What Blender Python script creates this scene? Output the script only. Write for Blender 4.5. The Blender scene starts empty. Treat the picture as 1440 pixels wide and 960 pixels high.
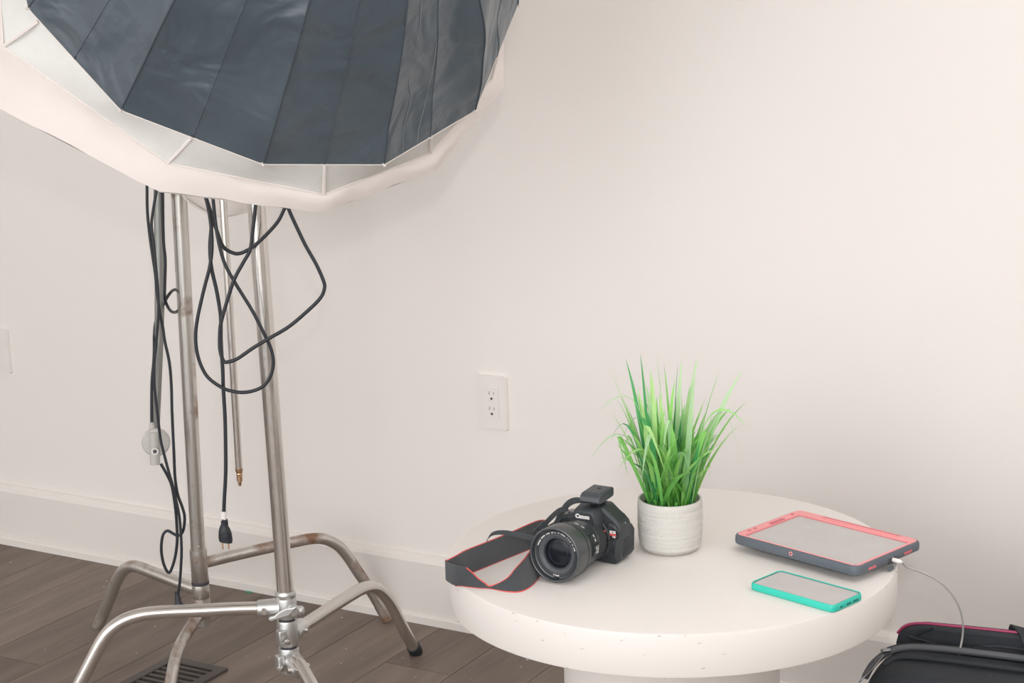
import bpy, bmesh, math, random
from mathutils import Vector, Matrix
from mathutils.noise import noise as pnoise
random.seed(7)
scn = bpy.context.scene
COL = scn.collection
PI = math.pi

# ---------------------------------------------------------------- camera
cam_d = bpy.data.cameras.new('camera')
cam_d.sensor_width = 36.0
cam_d.lens = 65.0
cam_d.clip_start = 0.05
cam = bpy.data.objects.new('view_camera', cam_d)
COL.objects.link(cam)
PITCH, ROLL = 0.21614, -0.02635
cp, sp, cr, sr = math.cos(PITCH), math.sin(PITCH), math.cos(ROLL), math.sin(ROLL)
FW = Vector((0, cp, -sp)); R0 = Vector((1, 0, 0)); U0 = Vector((0, sp, cp))
R2 = R0 * cr + U0 * sr; U2 = -R0 * sr + U0 * cr
M = Matrix.Identity(4)
for i in range(3):
    M[i][0] = R2[i]; M[i][1] = U2[i]; M[i][2] = -FW[i]
M[2][3] = 1.474
cam.matrix_world = M
scn.camera = cam

# ---------------------------------------------------------------- light
scn.view_settings.view_transform = 'Standard'
scn.view_settings.look = 'None'
scn.view_settings.gamma = 1.0
scn.view_settings.use_curve_mapping = False
scn.view_settings.exposure = 0.03
w = bpy.data.worlds.new('studio_daylight'); scn.world = w; w.use_nodes = True
bg = w.node_tree.nodes['Background']
bg.inputs[0].default_value = (1.0, 0.985, 0.968, 1)
bg.inputs[1].default_value = 2.4

def area(name, loc, target, size, power, color=(1, 1, 1), sy=None):
    d = bpy.data.lights.new(name, 'AREA'); d.energy = power; d.color = color
    d.size = size
    if sy: d.shape = 'RECTANGLE'; d.size_y = sy
    o = bpy.data.objects.new(name, d); COL.objects.link(o)
    o.location = loc
    o.rotation_euler = (Vector(target) - Vector(loc)).to_track_quat('-Z', 'Y').to_euler()
    return o
area('flash_lamp', (0.03, -0.02, 1.70), (0.1, 3.4, 0.75), 0.05, 11.0, (1, 0.98, 0.97))
area('ceiling_bounce', (0.7, 1.9, 2.62), (0.7, 1.95, 0), 2.0, 14.0, (1, 0.98, 0.96))
area('right_fill_light', (2.1, 0.9, 1.5), (0.95, 3.1, 0.3), 1.2, 9.0, (1, 0.985, 0.975))  # added fill aimed low to brighten the right wall, not a real window
area('left_fill_light', (-1.7, 0.2, 1.5), (-1.3, 4.4, 0.7), 1.5, 20.0, (0.98, 0.99, 1.0))  # added fill behind the camera that evens out the left wall, no window there

# ---------------------------------------------------------------- materials
def mat(name, color, rough=0.6, metal=0.0, spec=0.5, bump=0.0, bscale=40.0, var=0.0, vscale=8.0,
        var_color=None, stretch=None, sheen=0.0, trans=0.0, emit=None, coat=0.0, alpha=1.0, detail=4):
    m = bpy.data.materials.new(name); m.use_nodes = True
    nt = m.node_tree; b = nt.nodes['Principled BSDF']
    c = tuple(color) + (1,)
    b.inputs['Base Color'].default_value = c
    b.inputs['Roughness'].default_value = rough
    b.inputs['Metallic'].default_value = metal
    b.inputs['Specular IOR Level'].default_value = spec
    if sheen: b.inputs['Sheen Weight'].default_value = sheen
    if coat: b.inputs['Coat Weight'].default_value = coat
    if trans: b.inputs['Transmission Weight'].default_value = trans
    if alpha < 1: b.inputs['Alpha'].default_value = alpha
    tc = nt.nodes.new('ShaderNodeTexCoord'); mp = nt.nodes.new('ShaderNodeMapping')
    nt.links.new(tc.outputs['Object'], mp.inputs[0])
    if stretch: mp.inputs['Scale'].default_value = stretch
    if var > 0:
        n = nt.nodes.new('ShaderNodeTexNoise'); n.inputs['Scale'].default_value = vscale
        n.inputs['Detail'].default_value = detail
        nt.links.new(mp.outputs[0], n.inputs['Vector'])
        r = nt.nodes.new('ShaderNodeValToRGB')
        r.color_ramp.elements[0].position = 0.35; r.color_ramp.elements[1].position = 0.68
        vc = var_color or tuple(x * (1 - var) for x in color)
        r.color_ramp.elements[0].color = tuple(vc) + (1,); r.color_ramp.elements[1].color = c
        nt.links.new(n.outputs[0], r.inputs[0]); nt.links.new(r.outputs[0], b.inputs['Base Color'])
    if bump > 0:
        n2 = nt.nodes.new('ShaderNodeTexNoise'); n2.inputs['Scale'].default_value = bscale
        n2.inputs['Detail'].default_value = 5
        nt.links.new(mp.outputs[0], n2.inputs['Vector'])
        bp = nt.nodes.new('ShaderNodeBump'); bp.inputs['Strength'].default_value = bump
        bp.inputs['Distance'].default_value = 0.004
        nt.links.new(n2.outputs[0], bp.inputs['Height']); nt.links.new(bp.outputs[0], b.inputs['Normal'])
    return m

WALL = mat('wall_paint', (0.85, 0.815, 0.790), 0.75, bump=0.06, bscale=120, var=0.02, vscale=1.2)
TRIMM = mat('trim_paint', (0.80, 0.765, 0.735), 0.45, var=0.02, vscale=3)
CEIL = mat('ceiling_paint', (0.82, 0.80, 0.78), 0.9, bump=0.05)
TABLE = mat('table_lacquer', (0.80, 0.762, 0.735), 0.5, var=0.02, vscale=5, bump=0.03, bscale=14)
SCUFF = mat('scuff_grey', (0.52, 0.49, 0.47), 0.7)
PLATE = mat('plate_plastic', (0.82, 0.785, 0.76), 0.45)
SLOT = mat('slot_dark', (0.06, 0.06, 0.07), 0.7)
BLACKP = mat('black_plastic', (0.034, 0.040, 0.046), 0.42, bump=0.12, bscale=900)
BLACKG = mat('black_rubber_grip', (0.034, 0.038, 0.044), 0.7, bump=0.4, bscale=700)
BLACKS = mat('black_satin_barrel', (0.046, 0.052, 0.058), 0.30, spec=0.7)
BLACKD = mat('black_matt', (0.018, 0.021, 0.026), 0.5)
GREYP = mat('grey_ring_plastic', (0.058, 0.064, 0.075), 0.4)
GLASS = mat('lens_coating_glass', (0.010, 0.012, 0.018), 0.16, spec=0.2)
WHITEP = mat('white_print', (0.85, 0.84, 0.83), 0.5)
REDP = mat('red_print', (0.75, 0.10, 0.09), 0.5)
STRAPM = mat('strap_webbing', (0.045, 0.052, 0.060), 0.8, bump=0.5, bscale=900, sheen=0.3)
STRAPR = mat('strap_red_piping', (0.72, 0.10, 0.09), 0.6)
CABLEM = mat('cable_rubber', (0.020, 0.024, 0.032), 0.45)
WHITECABLE = mat('white_cable_rubber', (0.50, 0.49, 0.47), 0.4)
WHITEPL = mat('white_plug_plastic', (0.85, 0.82, 0.80), 0.3)
CLEARP = mat('frosted_plastic', (0.72, 0.70, 0.67), 0.25, trans=0.25, var=0.08, vscale=60)
PINK = mat('case_pink', (0.86, 0.33, 0.345), 0.42)
PINKD = mat('case_pink_deep', (0.62, 0.14, 0.17), 0.5)
CASEG = mat('case_slate_rubber', (0.105, 0.125, 0.15), 0.5, bump=0.05, bscale=300)
SCREEN = mat('screen_reflection_grey', (0.50, 0.475, 0.47), 0.14, spec=0.9, var=0.04, vscale=30)  # pale base colour paints in the bright room reflection on dark glass
TEAL = mat('phone_case_teal', (0.03, 0.56, 0.44), 0.4)
TEALD = mat('phone_case_port', (0.01, 0.16, 0.15), 0.5)
POTM = mat('pot_ceramic', (0.62, 0.605, 0.575), 0.75, bump=0.15, bscale=300)
SOIL = mat('pot_filler_moss', (0.06, 0.17, 0.05), 0.9, bump=0.6, bscale=200, var=0.5, vscale=120)
BAGM = mat('bag_nylon', (0.029, 0.034, 0.041), 0.7, spec=0.35, bump=0.35, bscale=900, var=0.2, vscale=10)
BAGD = mat('bag_lining', (0.012, 0.014, 0.018), 0.8, bump=0.3, bscale=300)
BAGZ = mat('bag_zip_tape', (0.085, 0.09, 0.10), 0.55)
MAGENTA = mat('magenta_piping', (0.36, 0.04, 0.12), 0.5)
METALD = mat('gunmetal', (0.25, 0.25, 0.26), 0.3, metal=0.9)
BRASS = mat('worn_brass', (0.55, 0.36, 0.22), 0.35, metal=0.9)
VENTM = mat('vent_brown_metal', (0.075, 0.062, 0.055), 0.5)
SPECK = mat('lint_white', (0.7, 0.68, 0.64), 0.9)
GREENT = mat('green_fleck', (0.08, 0.35, 0.22), 0.8)
CLOTHW = mat('softbox_white_cloth', (0.72, 0.665, 0.64), 0.8, bump=0.25, bscale=30, trans=0.0, var=0.02, vscale=14)
CLOTHG = mat('softbox_mesh_cloth', (0.66, 0.655, 0.635), 0.85, bump=0.15, bscale=120, var=0.04, vscale=30)
HEMM = mat('softbox_hem_tape', (0.70, 0.655, 0.62), 0.8)

def canopy_material():
    m = mat('softbox_slate_nylon', (0.067, 0.085, 0.103), 0.42, spec=0.5, sheen=0.15)
    nt = m.node_tree; b = nt.nodes['Principled BSDF']
    tc = nt.nodes.new('ShaderNodeTexCoord')
    n1 = nt.nodes.new('ShaderNodeTexNoise'); n1.inputs['Scale'].default_value = 8; n1.inputs['Detail'].default_value = 2.5
    n1.inputs['Distortion'].default_value = 0.7
    n2 = nt.nodes.new('ShaderNodeTexNoise'); n2.inputs['Scale'].default_value = 55; n2.inputs['Detail'].default_value = 4
    nt.links.new(tc.outputs['Object'], n1.inputs[0]); nt.links.new(tc.outputs['Object'], n2.inputs[0])
    ad = nt.nodes.new('ShaderNodeMath'); ad.operation = 'MULTIPLY_ADD'; ad.inputs[1].default_value = 0.05
    nt.links.new(n2.outputs[0], ad.inputs[0]); nt.links.new(n1.outputs[0], ad.inputs[2])
    bp = nt.nodes.new('ShaderNodeBump'); bp.inputs['Strength'].default_value = 0.75; bp.inputs['Distance'].default_value = 0.035
    nt.links.new(ad.outputs[0], bp.inputs['Height']); nt.links.new(bp.outputs[0], b.inputs['Normal'])
    n3 = nt.nodes.new('ShaderNodeTexNoise'); n3.inputs['Scale'].default_value = 5; n3.inputs['Detail'].default_value = 8
    nt.links.new(tc.outputs['Object'], n3.inputs[0])
    r = nt.nodes.new('ShaderNodeValToRGB'); e = r.color_ramp.elements
    e[0].position = 0.3; e[0].color = (0.050, 0.069, 0.088, 1); e[1].position = 0.62; e[1].color = (0.068, 0.092, 0.114, 1)
    e2 = r.color_ramp.elements.new(0.78); e2.color = (0.16, 0.175, 0.18, 1)
    nt.links.new(n3.outputs[0], r.inputs[0]); nt.links.new(r.outputs[0], b.inputs['Base Color'])
    return m
CANOPY = canopy_material()
SEAM = mat('softbox_seam_thread', (0.045, 0.058, 0.072), 0.7)
CHALK = mat('softbox_crease_mark', (0.24, 0.26, 0.27), 0.8)

def steel(name, color, rough, rust=0.0, rough_var=0.1, grain=60.0):
    m = bpy.data.materials.new(name); m.use_nodes = True
    nt = m.node_tree; b = nt.nodes['Principled BSDF']
    b.inputs['Metallic'].default_value = 0.92
    tc = nt.nodes.new('ShaderNodeTexCoord')
    n = nt.nodes.new('ShaderNodeTexNoise'); n.inputs['Scale'].default_value = grain; n.inputs['Detail'].default_value = 6
    nt.links.new(tc.outputs['Object'], n.inputs[0])
    mr = nt.nodes.new('ShaderNodeMapRange'); mr.inputs[3].default_value = rough - rough_var; mr.inputs[4].default_value = rough + rough_var
    nt.links.new(n.outputs[0], mr.inputs[0]); nt.links.new(mr.outputs[0], b.inputs['Roughness'])
    n2 = nt.nodes.new('ShaderNodeTexNoise'); n2.inputs['Scale'].default_value = 16; n2.inputs['Detail'].default_value = 8
    nt.links.new(tc.outputs['Object'], n2.inputs[0])
    r = nt.nodes.new('ShaderNodeValToRGB'); e = r.color_ramp.elements
    e[0].position = max(0.01, 0.62 - rust * 0.2); e[0].color = tuple(color) + (1,)
    e[1].position = 0.74 - rust * 0.12; e[1].color = (0.22, 0.12, 0.07, 1) if rust else tuple(x * 0.85 for x in color) + (1,)
    nt.links.new(n2.outputs[0], r.inputs[0]); nt.links.new(r.outputs[0], b.inputs['Base Color'])
    if rust:
        r2 = nt.nodes.new('ShaderNodeValToRGB'); r2.color_ramp.elements[0].position = e[0].position
        r2.color_ramp.elements[1].position = e[1].position
        r2.color_ramp.elements[0].color = (0.92,) * 3 + (1,); r2.color_ramp.elements[1].color = (0.1,) * 3 + (1,)
        nt.links.new(n2.outputs[0], r2.inputs[0]); nt.links.new(r2.outputs[0], b.inputs['Metallic'])
    return m
CHROME = steel('worn_chrome', (0.66, 0.63, 0.60), 0.22, 0.0)
CHROME_OLD = steel('old_spotted_chrome', (0.62, 0.60, 0.57), 0.33, 0.35, grain=140)
CHROME_RUST = steel('rusty_chrome', (0.60, 0.57, 0.54), 0.36, 0.75)
CAST = steel('cast_alloy', (0.66, 0.665, 0.66), 0.38, 0.0, 0.08)
DULL = steel('dull_grey_steel', (0.36, 0.37, 0.355), 0.5, 0.12)

def floor_material():
    m = bpy.data.materials.new('plank_wood'); m.use_nodes = True
    nt = m.node_tree; b = nt.nodes['Principled BSDF']
    b.inputs['Roughness'].default_value = 0.5; b.inputs['Specular IOR Level'].default_value = 0.35
    tc = nt.nodes.new('ShaderNodeTexCoord'); oi = nt.nodes.new('ShaderNodeObjectInfo')
    cx = nt.nodes.new('ShaderNodeCombineXYZ')
    ml = nt.nodes.new('ShaderNodeMath'); ml.operation = 'MULTIPLY'; ml.inputs[1].default_value = 23.0
    nt.links.new(oi.outputs['Random'], ml.inputs[0]); nt.links.new(ml.outputs[0], cx.inputs[0]); nt.links.new(ml.outputs[0], cx.inputs[2])
    va = nt.nodes.new('ShaderNodeVectorMath'); va.operation = 'ADD'
    nt.links.new(tc.outputs['Object'], va.inputs[0]); nt.links.new(cx.outputs[0], va.inputs[1])
    mp = nt.nodes.new('ShaderNodeMapping'); mp.inputs['Scale'].default_value = (9, 1.0, 1)
    nt.links.new(va.outputs[0], mp.inputs[0])
    n = nt.nodes.new('ShaderNodeTexNoise'); n.inputs['Scale'].default_value = 2.6; n.inputs['Detail'].default_value = 5; n.inputs['Distortion'].default_value = 0.6
    nt.links.new(mp.outputs[0], n.inputs[0])
    mp2 = nt.nodes.new('ShaderNodeMapping'); mp2.inputs['Scale'].default_value = (60, 3, 1)
    nt.links.new(va.outputs[0], mp2.inputs[0])
    n2 = nt.nodes.new('ShaderNodeTexNoise'); n2.inputs['Scale'].default_value = 4; n2.inputs['Detail'].default_value = 3
    nt.links.new(mp2.outputs[0], n2.inputs[0])
    r = nt.nodes.new('ShaderNodeValToRGB'); e = r.color_ramp.elements
    e[0].position = 0.3; e[0].color = FL_A; e[1].position = 0.7; e[1].color = FL_B
    nt.links.new(n.outputs[0], r.inputs[0])
    r3 = nt.nodes.new('ShaderNodeValToRGB'); r3.color_ramp.elements[0].color = (0.86, 0.86, 0.86, 1); r3.color_ramp.elements[1].color = (1.1, 1.1, 1.1, 1)
    nt.links.new(n2.outputs[0], r3.inputs[0])
    mx = nt.nodes.new('ShaderNodeMixRGB'); mx.blend_type = 'MULTIPLY'; mx.inputs[0].default_value = 1
    nt.links.new(r.outputs[0], mx.inputs[1]); nt.links.new(r3.outputs[0], mx.inputs[2])
    hs = nt.nodes.new('ShaderNodeHueSaturation'); mr = nt.nodes.new('ShaderNodeMapRange')
    mr.inputs[3].default_value = 0.84; mr.inputs[4].default_value = 1.14
    nt.links.new(oi.outputs['Random'], mr.inputs[0]); nt.links.new(mr.outputs[0], hs.inputs['Value'])
    nt.links.new(mx.outputs[0], hs.inputs['Color']); nt.links.new(hs.outputs[0], b.inputs['Base Color'])
    bp = nt.nodes.new('ShaderNodeBump'); bp.inputs['Strength'].default_value = 0.15; bp.inputs['Distance'].default_value = 0.002
    nt.links.new(n2.outputs[0], bp.inputs['Height']); nt.links.new(bp.outputs[0], b.inputs['Normal'])
    return m
FL_A = (0.155, 0.120, 0.098, 1); FL_B = (0.235, 0.185, 0.152, 1)
FLOORM = floor_material()

def grass_material(name, lo, hi):
    m = bpy.data.materials.new(name); m.use_nodes = True
    nt = m.node_tree; b = nt.nodes['Principled BSDF']
    b.inputs['Roughness'].default_value = 0.45
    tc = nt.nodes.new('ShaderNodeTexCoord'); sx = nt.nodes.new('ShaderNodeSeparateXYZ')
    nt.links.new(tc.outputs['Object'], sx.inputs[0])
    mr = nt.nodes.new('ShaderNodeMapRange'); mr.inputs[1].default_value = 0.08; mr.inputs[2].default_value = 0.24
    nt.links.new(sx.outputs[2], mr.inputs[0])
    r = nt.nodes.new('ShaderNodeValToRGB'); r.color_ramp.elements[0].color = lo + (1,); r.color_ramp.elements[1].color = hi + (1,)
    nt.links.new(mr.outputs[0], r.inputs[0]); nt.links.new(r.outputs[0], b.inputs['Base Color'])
    tr = nt.nodes.new('ShaderNodeBsdfTranslucent'); nt.links.new(r.outputs[0], tr.inputs[0])
    ms = nt.nodes.new('ShaderNodeMixShader'); ms.inputs[0].default_value = 0.35
    out = nt.nodes['Material Output']
    nt.links.new(b.outputs[0], ms.inputs[1]); nt.links.new(tr.outputs[0], ms.inputs[2]); nt.links.new(ms.outputs[0], out.inputs[0])
    return m
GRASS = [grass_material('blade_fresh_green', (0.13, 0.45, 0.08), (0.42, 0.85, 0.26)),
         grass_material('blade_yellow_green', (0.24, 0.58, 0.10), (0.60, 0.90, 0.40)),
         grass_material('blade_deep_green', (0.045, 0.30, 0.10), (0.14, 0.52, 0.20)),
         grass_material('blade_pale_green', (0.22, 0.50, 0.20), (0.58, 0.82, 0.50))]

# ---------------------------------------------------------------- helpers
def obj(name, bm, m, parent=None, world=False, smooth=True, bevel=0.0, subsurf=0, recalc=True):
    """link a bmesh as one object; world=True: vertices are world coordinates, parent chain is translation only"""
    if recalc: bmesh.ops.recalc_face_normals(bm, faces=bm.faces)
    if world and parent:
        off = Vector((0, 0, 0)); p = parent
        while p: off += p.location; p = p.parent
        bmesh.ops.translate(bm, verts=bm.verts, vec=-off)
    me = bpy.data.meshes.new(name); bm.to_mesh(me); bm.free()
    if smooth:
        for p in me.polygons: p.use_smooth = True
    for x in (m if isinstance(m, (list, tuple)) else [m]): me.materials.append(x)
    o = bpy.data.objects.new(name, me); COL.objects.link(o)
    if parent: o.parent = parent
    if bevel:
        b = o.modifiers.new('bevel', 'BEVEL'); b.width = bevel; b.segments = 3; b.limit_method = 'ANGLE'; b.angle_limit = math.radians(35)
        b.harden_normals = False
    if subsurf:
        s = o.modifiers.new('subsurf', 'SUBSURF'); s.levels = subsurf; s.render_levels = subsurf
    if smooth and not subsurf:
        try:
            me.set_sharp_from_angle(angle=math.radians(38))
        except Exception: pass
    return o

def thing(name, label, cat, loc=(0, 0, 0), rotz=0.0, group=None):
    o = bpy.data.objects.new(name, None); COL.objects.link(o)
    o.empty_display_size = 0.05
    o.location = loc; o.rotation_euler = (0, 0, rotz); o['label'] = label; o['category'] = cat
    if group: o['group'] = group
    return o
def tag(o, label, cat, group=None):
    o['label'] = label; o['category'] = cat
    if group: o['group'] = group
    return o
def struct(o): o['kind'] = 'structure'; return o

def add_box(bm, c, s, rot=None):
    r = bmesh.ops.create_cube(bm, size=1.0)
    mt = Matrix.Translation(Vector(c)) @ (rot.to_4x4() if rot else Matrix.Identity(4)) @ Matrix.Diagonal((s[0], s[1], s[2], 1))
    bmesh.ops.transform(bm, matrix=mt, verts=r['verts'])
    return bm
def box(c, s, rot=None): return add_box(bmesh.new(), c, s, rot)

def smooth_path(pts, n=6):
    P = [Vector(p) for p in pts]
    if len(P) < 3: return P
    out = []
    for i in range(len(P) - 1):
        p0 = P[max(i - 1, 0)]; p1 = P[i]; p2 = P[i + 1]; p3 = P[min(i + 2, len(P) - 1)]
        for k in range(n):
            t = k / n; t2 = t * t; t3 = t2 * t
            out.append(0.5 * ((2 * p1) + (-p0 + p2) * t + (2 * p0 - 5 * p1 + 4 * p2 - p3) * t2 + (-p0 + 3 * p1 - 3 * p2 + p3) * t3))
    out.append(P[-1]); return out

def add_tube(bm, pts, rad, seg=12, cap=True, closed=False):
    P = [Vector(p) for p in pts]; n = len(P)
    R = rad if isinstance(rad, (list, tuple)) else [rad] * n
    rings = []; up = None
    for i in range(n):
        a = P[(i - 1) % n] if (closed or i) else P[i]; b = P[(i + 1) % n] if (closed or i < n - 1) else P[i]
        t = (b - a)
        t = t.normalized() if t.length > 1e-9 else Vector((0, 0, 1))
        if up is None:
            up = Vector((0, 0, 1)) if abs(t.z) < 0.9 else Vector((1, 0, 0))
        s = t.cross(up); s = s.normalized() if s.length > 1e-6 else t.orthogonal().normalized()
        up = s.cross(t).normalized()
        rings.append([bm.verts.new(P[i] + (s * math.cos(2 * PI * k / seg) + up * math.sin(2 * PI * k / seg)) * R[i]) for k in range(seg)])
    for i in range(n if closed else n - 1):
        A = rings[i]; B = rings[(i + 1) % n]
        for k in range(seg):
            bm.faces.new((A[k], A[(k + 1) % seg], B[(k + 1) % seg], B[k]))
    if cap and not closed:
        bm.faces.new(rings[0][::-1]); bm.faces.new(rings[-1])
    return bm
def tube(pts, rad, seg=12, **k): return add_tube(bmesh.new(), pts, rad, seg, **k)

def add_lathe(bm, prof, origin=(0, 0, 0), axis=(0, 0, 1), seg=48, fn=None):
    """prof: (radius, height) list along axis"""
    ax = Vector(axis).normalized(); x = ax.orthogonal().normalized()
    if abs(ax.z) > 0.999: x = Vector((1, 0, 0))
    y = ax.cross(x); o = Vector(origin); rings = []
    for r, h in prof:
        if r < 1e-6: rings.append([bm.verts.new(o + ax * h)])
        else:
            rings.append([bm.verts.new(o + ax * h + (x * math.cos(2 * PI * k / seg) + y * math.sin(2 * PI * k / seg)) * (fn(r, h, k) if fn else r)) for k in range(seg)])
    for A, B in zip(rings, rings[1:]):
        if len(A) == 1 and len(B) == 1: continue
        for k in range(seg):
            j = (k + 1) % seg
            if len(A) == 1: bm.faces.new((A[0], B[j], B[k]))
            elif len(B) == 1: bm.faces.new((A[k], A[j], B[0]))
            else: bm.faces.new((A[k], A[j], B[j], B[k]))
    return bm
def lathe(prof, origin=(0, 0, 0), axis=(0, 0, 1), seg=48, fn=None): return add_lathe(bmesh.new(), prof, origin, axis, seg, fn)

def add_prism(bm, poly, fa, fb):
    """poly in 2D; fa / fb map a 2D point to the two 3D faces"""
    A = [bm.verts.new(fa(p)) for p in poly]; B = [bm.verts.new(fb(p)) for p in poly]
    n = len(poly)
    bm.faces.new(A[::-1]); bm.faces.new(B)
    for i in range(n):
        j = (i + 1) % n; bm.faces.new((A[i], A[j], B[j], B[i]))
    return bm
def rrect(hx, hy, r, n=6):
    out = []
    for cx, cy, a0 in ((hx - r, hy - r, 0), (-hx + r, hy - r, 90), (-hx + r, -hy + r, 180), (hx - r, -hy + r, 270)):
        for k in range(n + 1):
            a = math.radians(a0 + 90 * k / n); out.append((cx + r * math.cos(a), cy + r * math.sin(a)))
    return out
def slab(hx, hy, r, z0, z1, cx=0, cy=0):
    return add_prism(bmesh.new(), rrect(hx, hy, r), lambda p: (p[0] + cx, p[1] + cy, z0), lambda p: (p[0] + cx, p[1] + cy, z1))
def add_frame(bm, outer, inner, z0, z1):
    """flat ring between two equally long outlines"""
    n = len(outer)
    rows = [[bm.verts.new((p[0], p[1], z)) for p in poly] for poly, z in ((outer, z0), (outer, z1), (inner, z1), (inner, z0))]
    for a in range(4):
        A = rows[a]; B = rows[(a + 1) % 4]
        for i in range(n):
            j = (i + 1) % n; bm.faces.new((A[i], A[j], B[j], B[i]))
    return bm

def text_mesh(name, s, size, m, parent, mt, extrude=0.0002, bold=0.0):
    c = bpy.data.curves.new(name, 'FONT'); c.body = s; c.size = size; c.extrude = extrude; c.offset = bold
    c.align_x = 'CENTER'; c.align_y = 'CENTER'; c.resolution_u = 3
    t = bpy.data.objects.new('tmp', c); COL.objects.link(t)
    bpy.context.view_layer.update()
    dg = bpy.context.evaluated_depsgraph_get()
    me = bpy.data.meshes.new_from_object(t.evaluated_get(dg)); me.name = name
    bpy.data.objects.remove(t); bpy.data.curves.remove(c)
    me.materials.clear(); me.materials.append(m); me.transform(mt)
    o = bpy.data.objects.new(name, me); COL.objects.link(o); o.parent = parent
    return o

def ribbon(lo, hi, th=0.0012, n=5):
    """band between two 3D edge paths, with thickness"""
    A = smooth_path(lo, n); B = smooth_path(hi, n); bm = bmesh.new(); N = len(A); L = []
    for i in range(N):
        t = (A[min(i + 1, N - 1)] - A[max(i - 1, 0)]); wv = B[i] - A[i]
        nn = t.cross(wv); nn = nn.normalized() * th / 2 if nn.length > 1e-9 else Vector((0, 0, th / 2))
        L.append([bm.verts.new(A[i] - nn), bm.verts.new(B[i] - nn), bm.verts.new(B[i] + nn), bm.verts.new(A[i] + nn)])
    for P, Q in zip(L, L[1:]):
        for k in range(4):
            j = (k + 1) % 4; bm.faces.new((P[k], P[j], Q[j], Q[k]))
    bm.faces.new(L[0][::-1]); bm.faces.new(L[-1])
    return bm

# ================================================================ SETTING
YAW = 0.52844; D0 = 3.714
UX, UY = math.cos(YAW), -math.sin(YAW)        # along the wall, to the right
NX, NY = math.sin(YAW), math.cos(YAW)         # into the wall
WALLM = Matrix(((UX, NX, 0, 0), (UY, NY, 0, D0), (0, 0, 1, 0), (0, 0, 0, 1)))   # wall frame -> world (x along, y into wall)
def wobj(name, bm, m, parent=None, **k):
    bmesh.ops.transform(bm, matrix=WALLM, verts=bm.verts)
    return obj(name, bm, m, parent, world=True, **k)

struct(wobj('wall_back', box((0, 0.10, 1.3), (8.0, 0.15, 2.7)), WALL, smooth=False))
struct(wobj('wall_left', box((-3.4, -2.6, 1.3), (0.12, 5.4, 2.7)), WALL, smooth=False))
struct(wobj('wall_right', box((3.6, -2.6, 1.3), (0.12, 5.4, 2.7)), WALL, smooth=False))
struct(wobj('ceiling', box((0.1, -2.5, 2.70), (7.2, 5.4, 0.08)), CEIL, smooth=False))
bm = bmesh.new()   # baseboard: face, bevelled cap, shoe moulding
bb = [(0.0, 0.0), (0.0, 0.0165), (0.003, 0.020), (0.008, 0.021), (0.008, 0.139), (0.012, 0.148), (0.018, 0.154), (0.026, 0.156), (0.026, 0.0)]
add_prism(bm, bb, lambda p: (-3.3, p[0], p[1]), lambda p: (3.5, p[0], p[1]))
struct(wobj('baseboard_back', bm, TRIMM, smooth=False))

# floor: sub floor plus planks laid at right angles to the wall
fl = wobj('floor', box((0.1, -2.6, -0.03), (7.2, 5.6, 0.036)), mat('sub_floor', (0.03, 0.026, 0.024), 0.8), smooth=False)
struct(fl)
PW = 0.16; s0 = -1.0
plank_meshes = {}
def plank(sa, off0, ln):
    key = round(ln, 3)
    if key not in plank_meshes:
        b = box((0, 0, -0.006), (PW - 0.0016, ln - 0.0016, 0.012))
        me = bpy.data.meshes.new('plank'); b.to_mesh(me); b.free(); me.materials.append(FLOORM); plank_meshes[key] = me
    o = bpy.data.objects.new('plank', plank_meshes[key]); COL.objects.link(o); o.parent = fl
    c = WALLM @ Vector((sa + PW / 2, -(off0 + ln / 2), 0)); o.location = (c.x, c.y, c.z); o.rotation_euler = (0, 0, -YAW)
butts = {-7: 0.8, -6: 0.35, 0: 0.557, 1: 0.92, 2: 1.1, 3: 0.75, 4: 1.02, 5: 0.217, 6: 0.84, -1: 0.98, -2: 0.66, -3: 0.3}
for k in range(-8, 20):
    b0 = butts.get(k, 0.3 + ((k * 0.37) % 0.9)); sa = s0 + k * PW
    if b0 > 0.02: plank(sa, -0.008, b0 + 0.008)
    plank(sa, b0, 1.2); plank(sa, b0 + 1.2, 1.2)
o = wobj('plank', box((0.1 - 3.1, -2.6, -0.004), (0.5, 5.3, 0.008)), FLOORM, fl, smooth=False)
o = wobj('plank', box((2.85, -2.6, -0.004), (1.2, 5.3, 0.008)), FLOORM, fl, smooth=False)

# lint on the floor
bm = bmesh.new()
for k in range(90):
    s = random.uniform(-1.5, 0.1); of = random.uniform(0.03, 0.75); r = random.choice([0.0006, 0.0008, 0.001, 0.0017])
    q = bmesh.ops.create_icosphere(bm, subdivisions=1, radius=r)
    bmesh.ops.transform(bm, matrix=Matrix.Translation((s, -of, r * 0.6)) @ Matrix.Rotation(random.random() * 3, 4, 'Z') @ Matrix.Diagonal((random.uniform(1, 2.2), 1, 0.5, 1)), verts=q['verts'])
o = wobj('floor_lint', bm, SPECK); o['kind'] = 'stuff'; tag(o, 'tiny white lint crumbs scattered over the brown plank floor', 'lint')
o = wobj('tape_scrap', box((-0.722, -0.006, 0.001), (0.016, 0.008, 0.0012)), GREENT, smooth=False)
tag(o, 'tiny green scrap on the floor against the baseboard', 'scrap')

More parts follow.
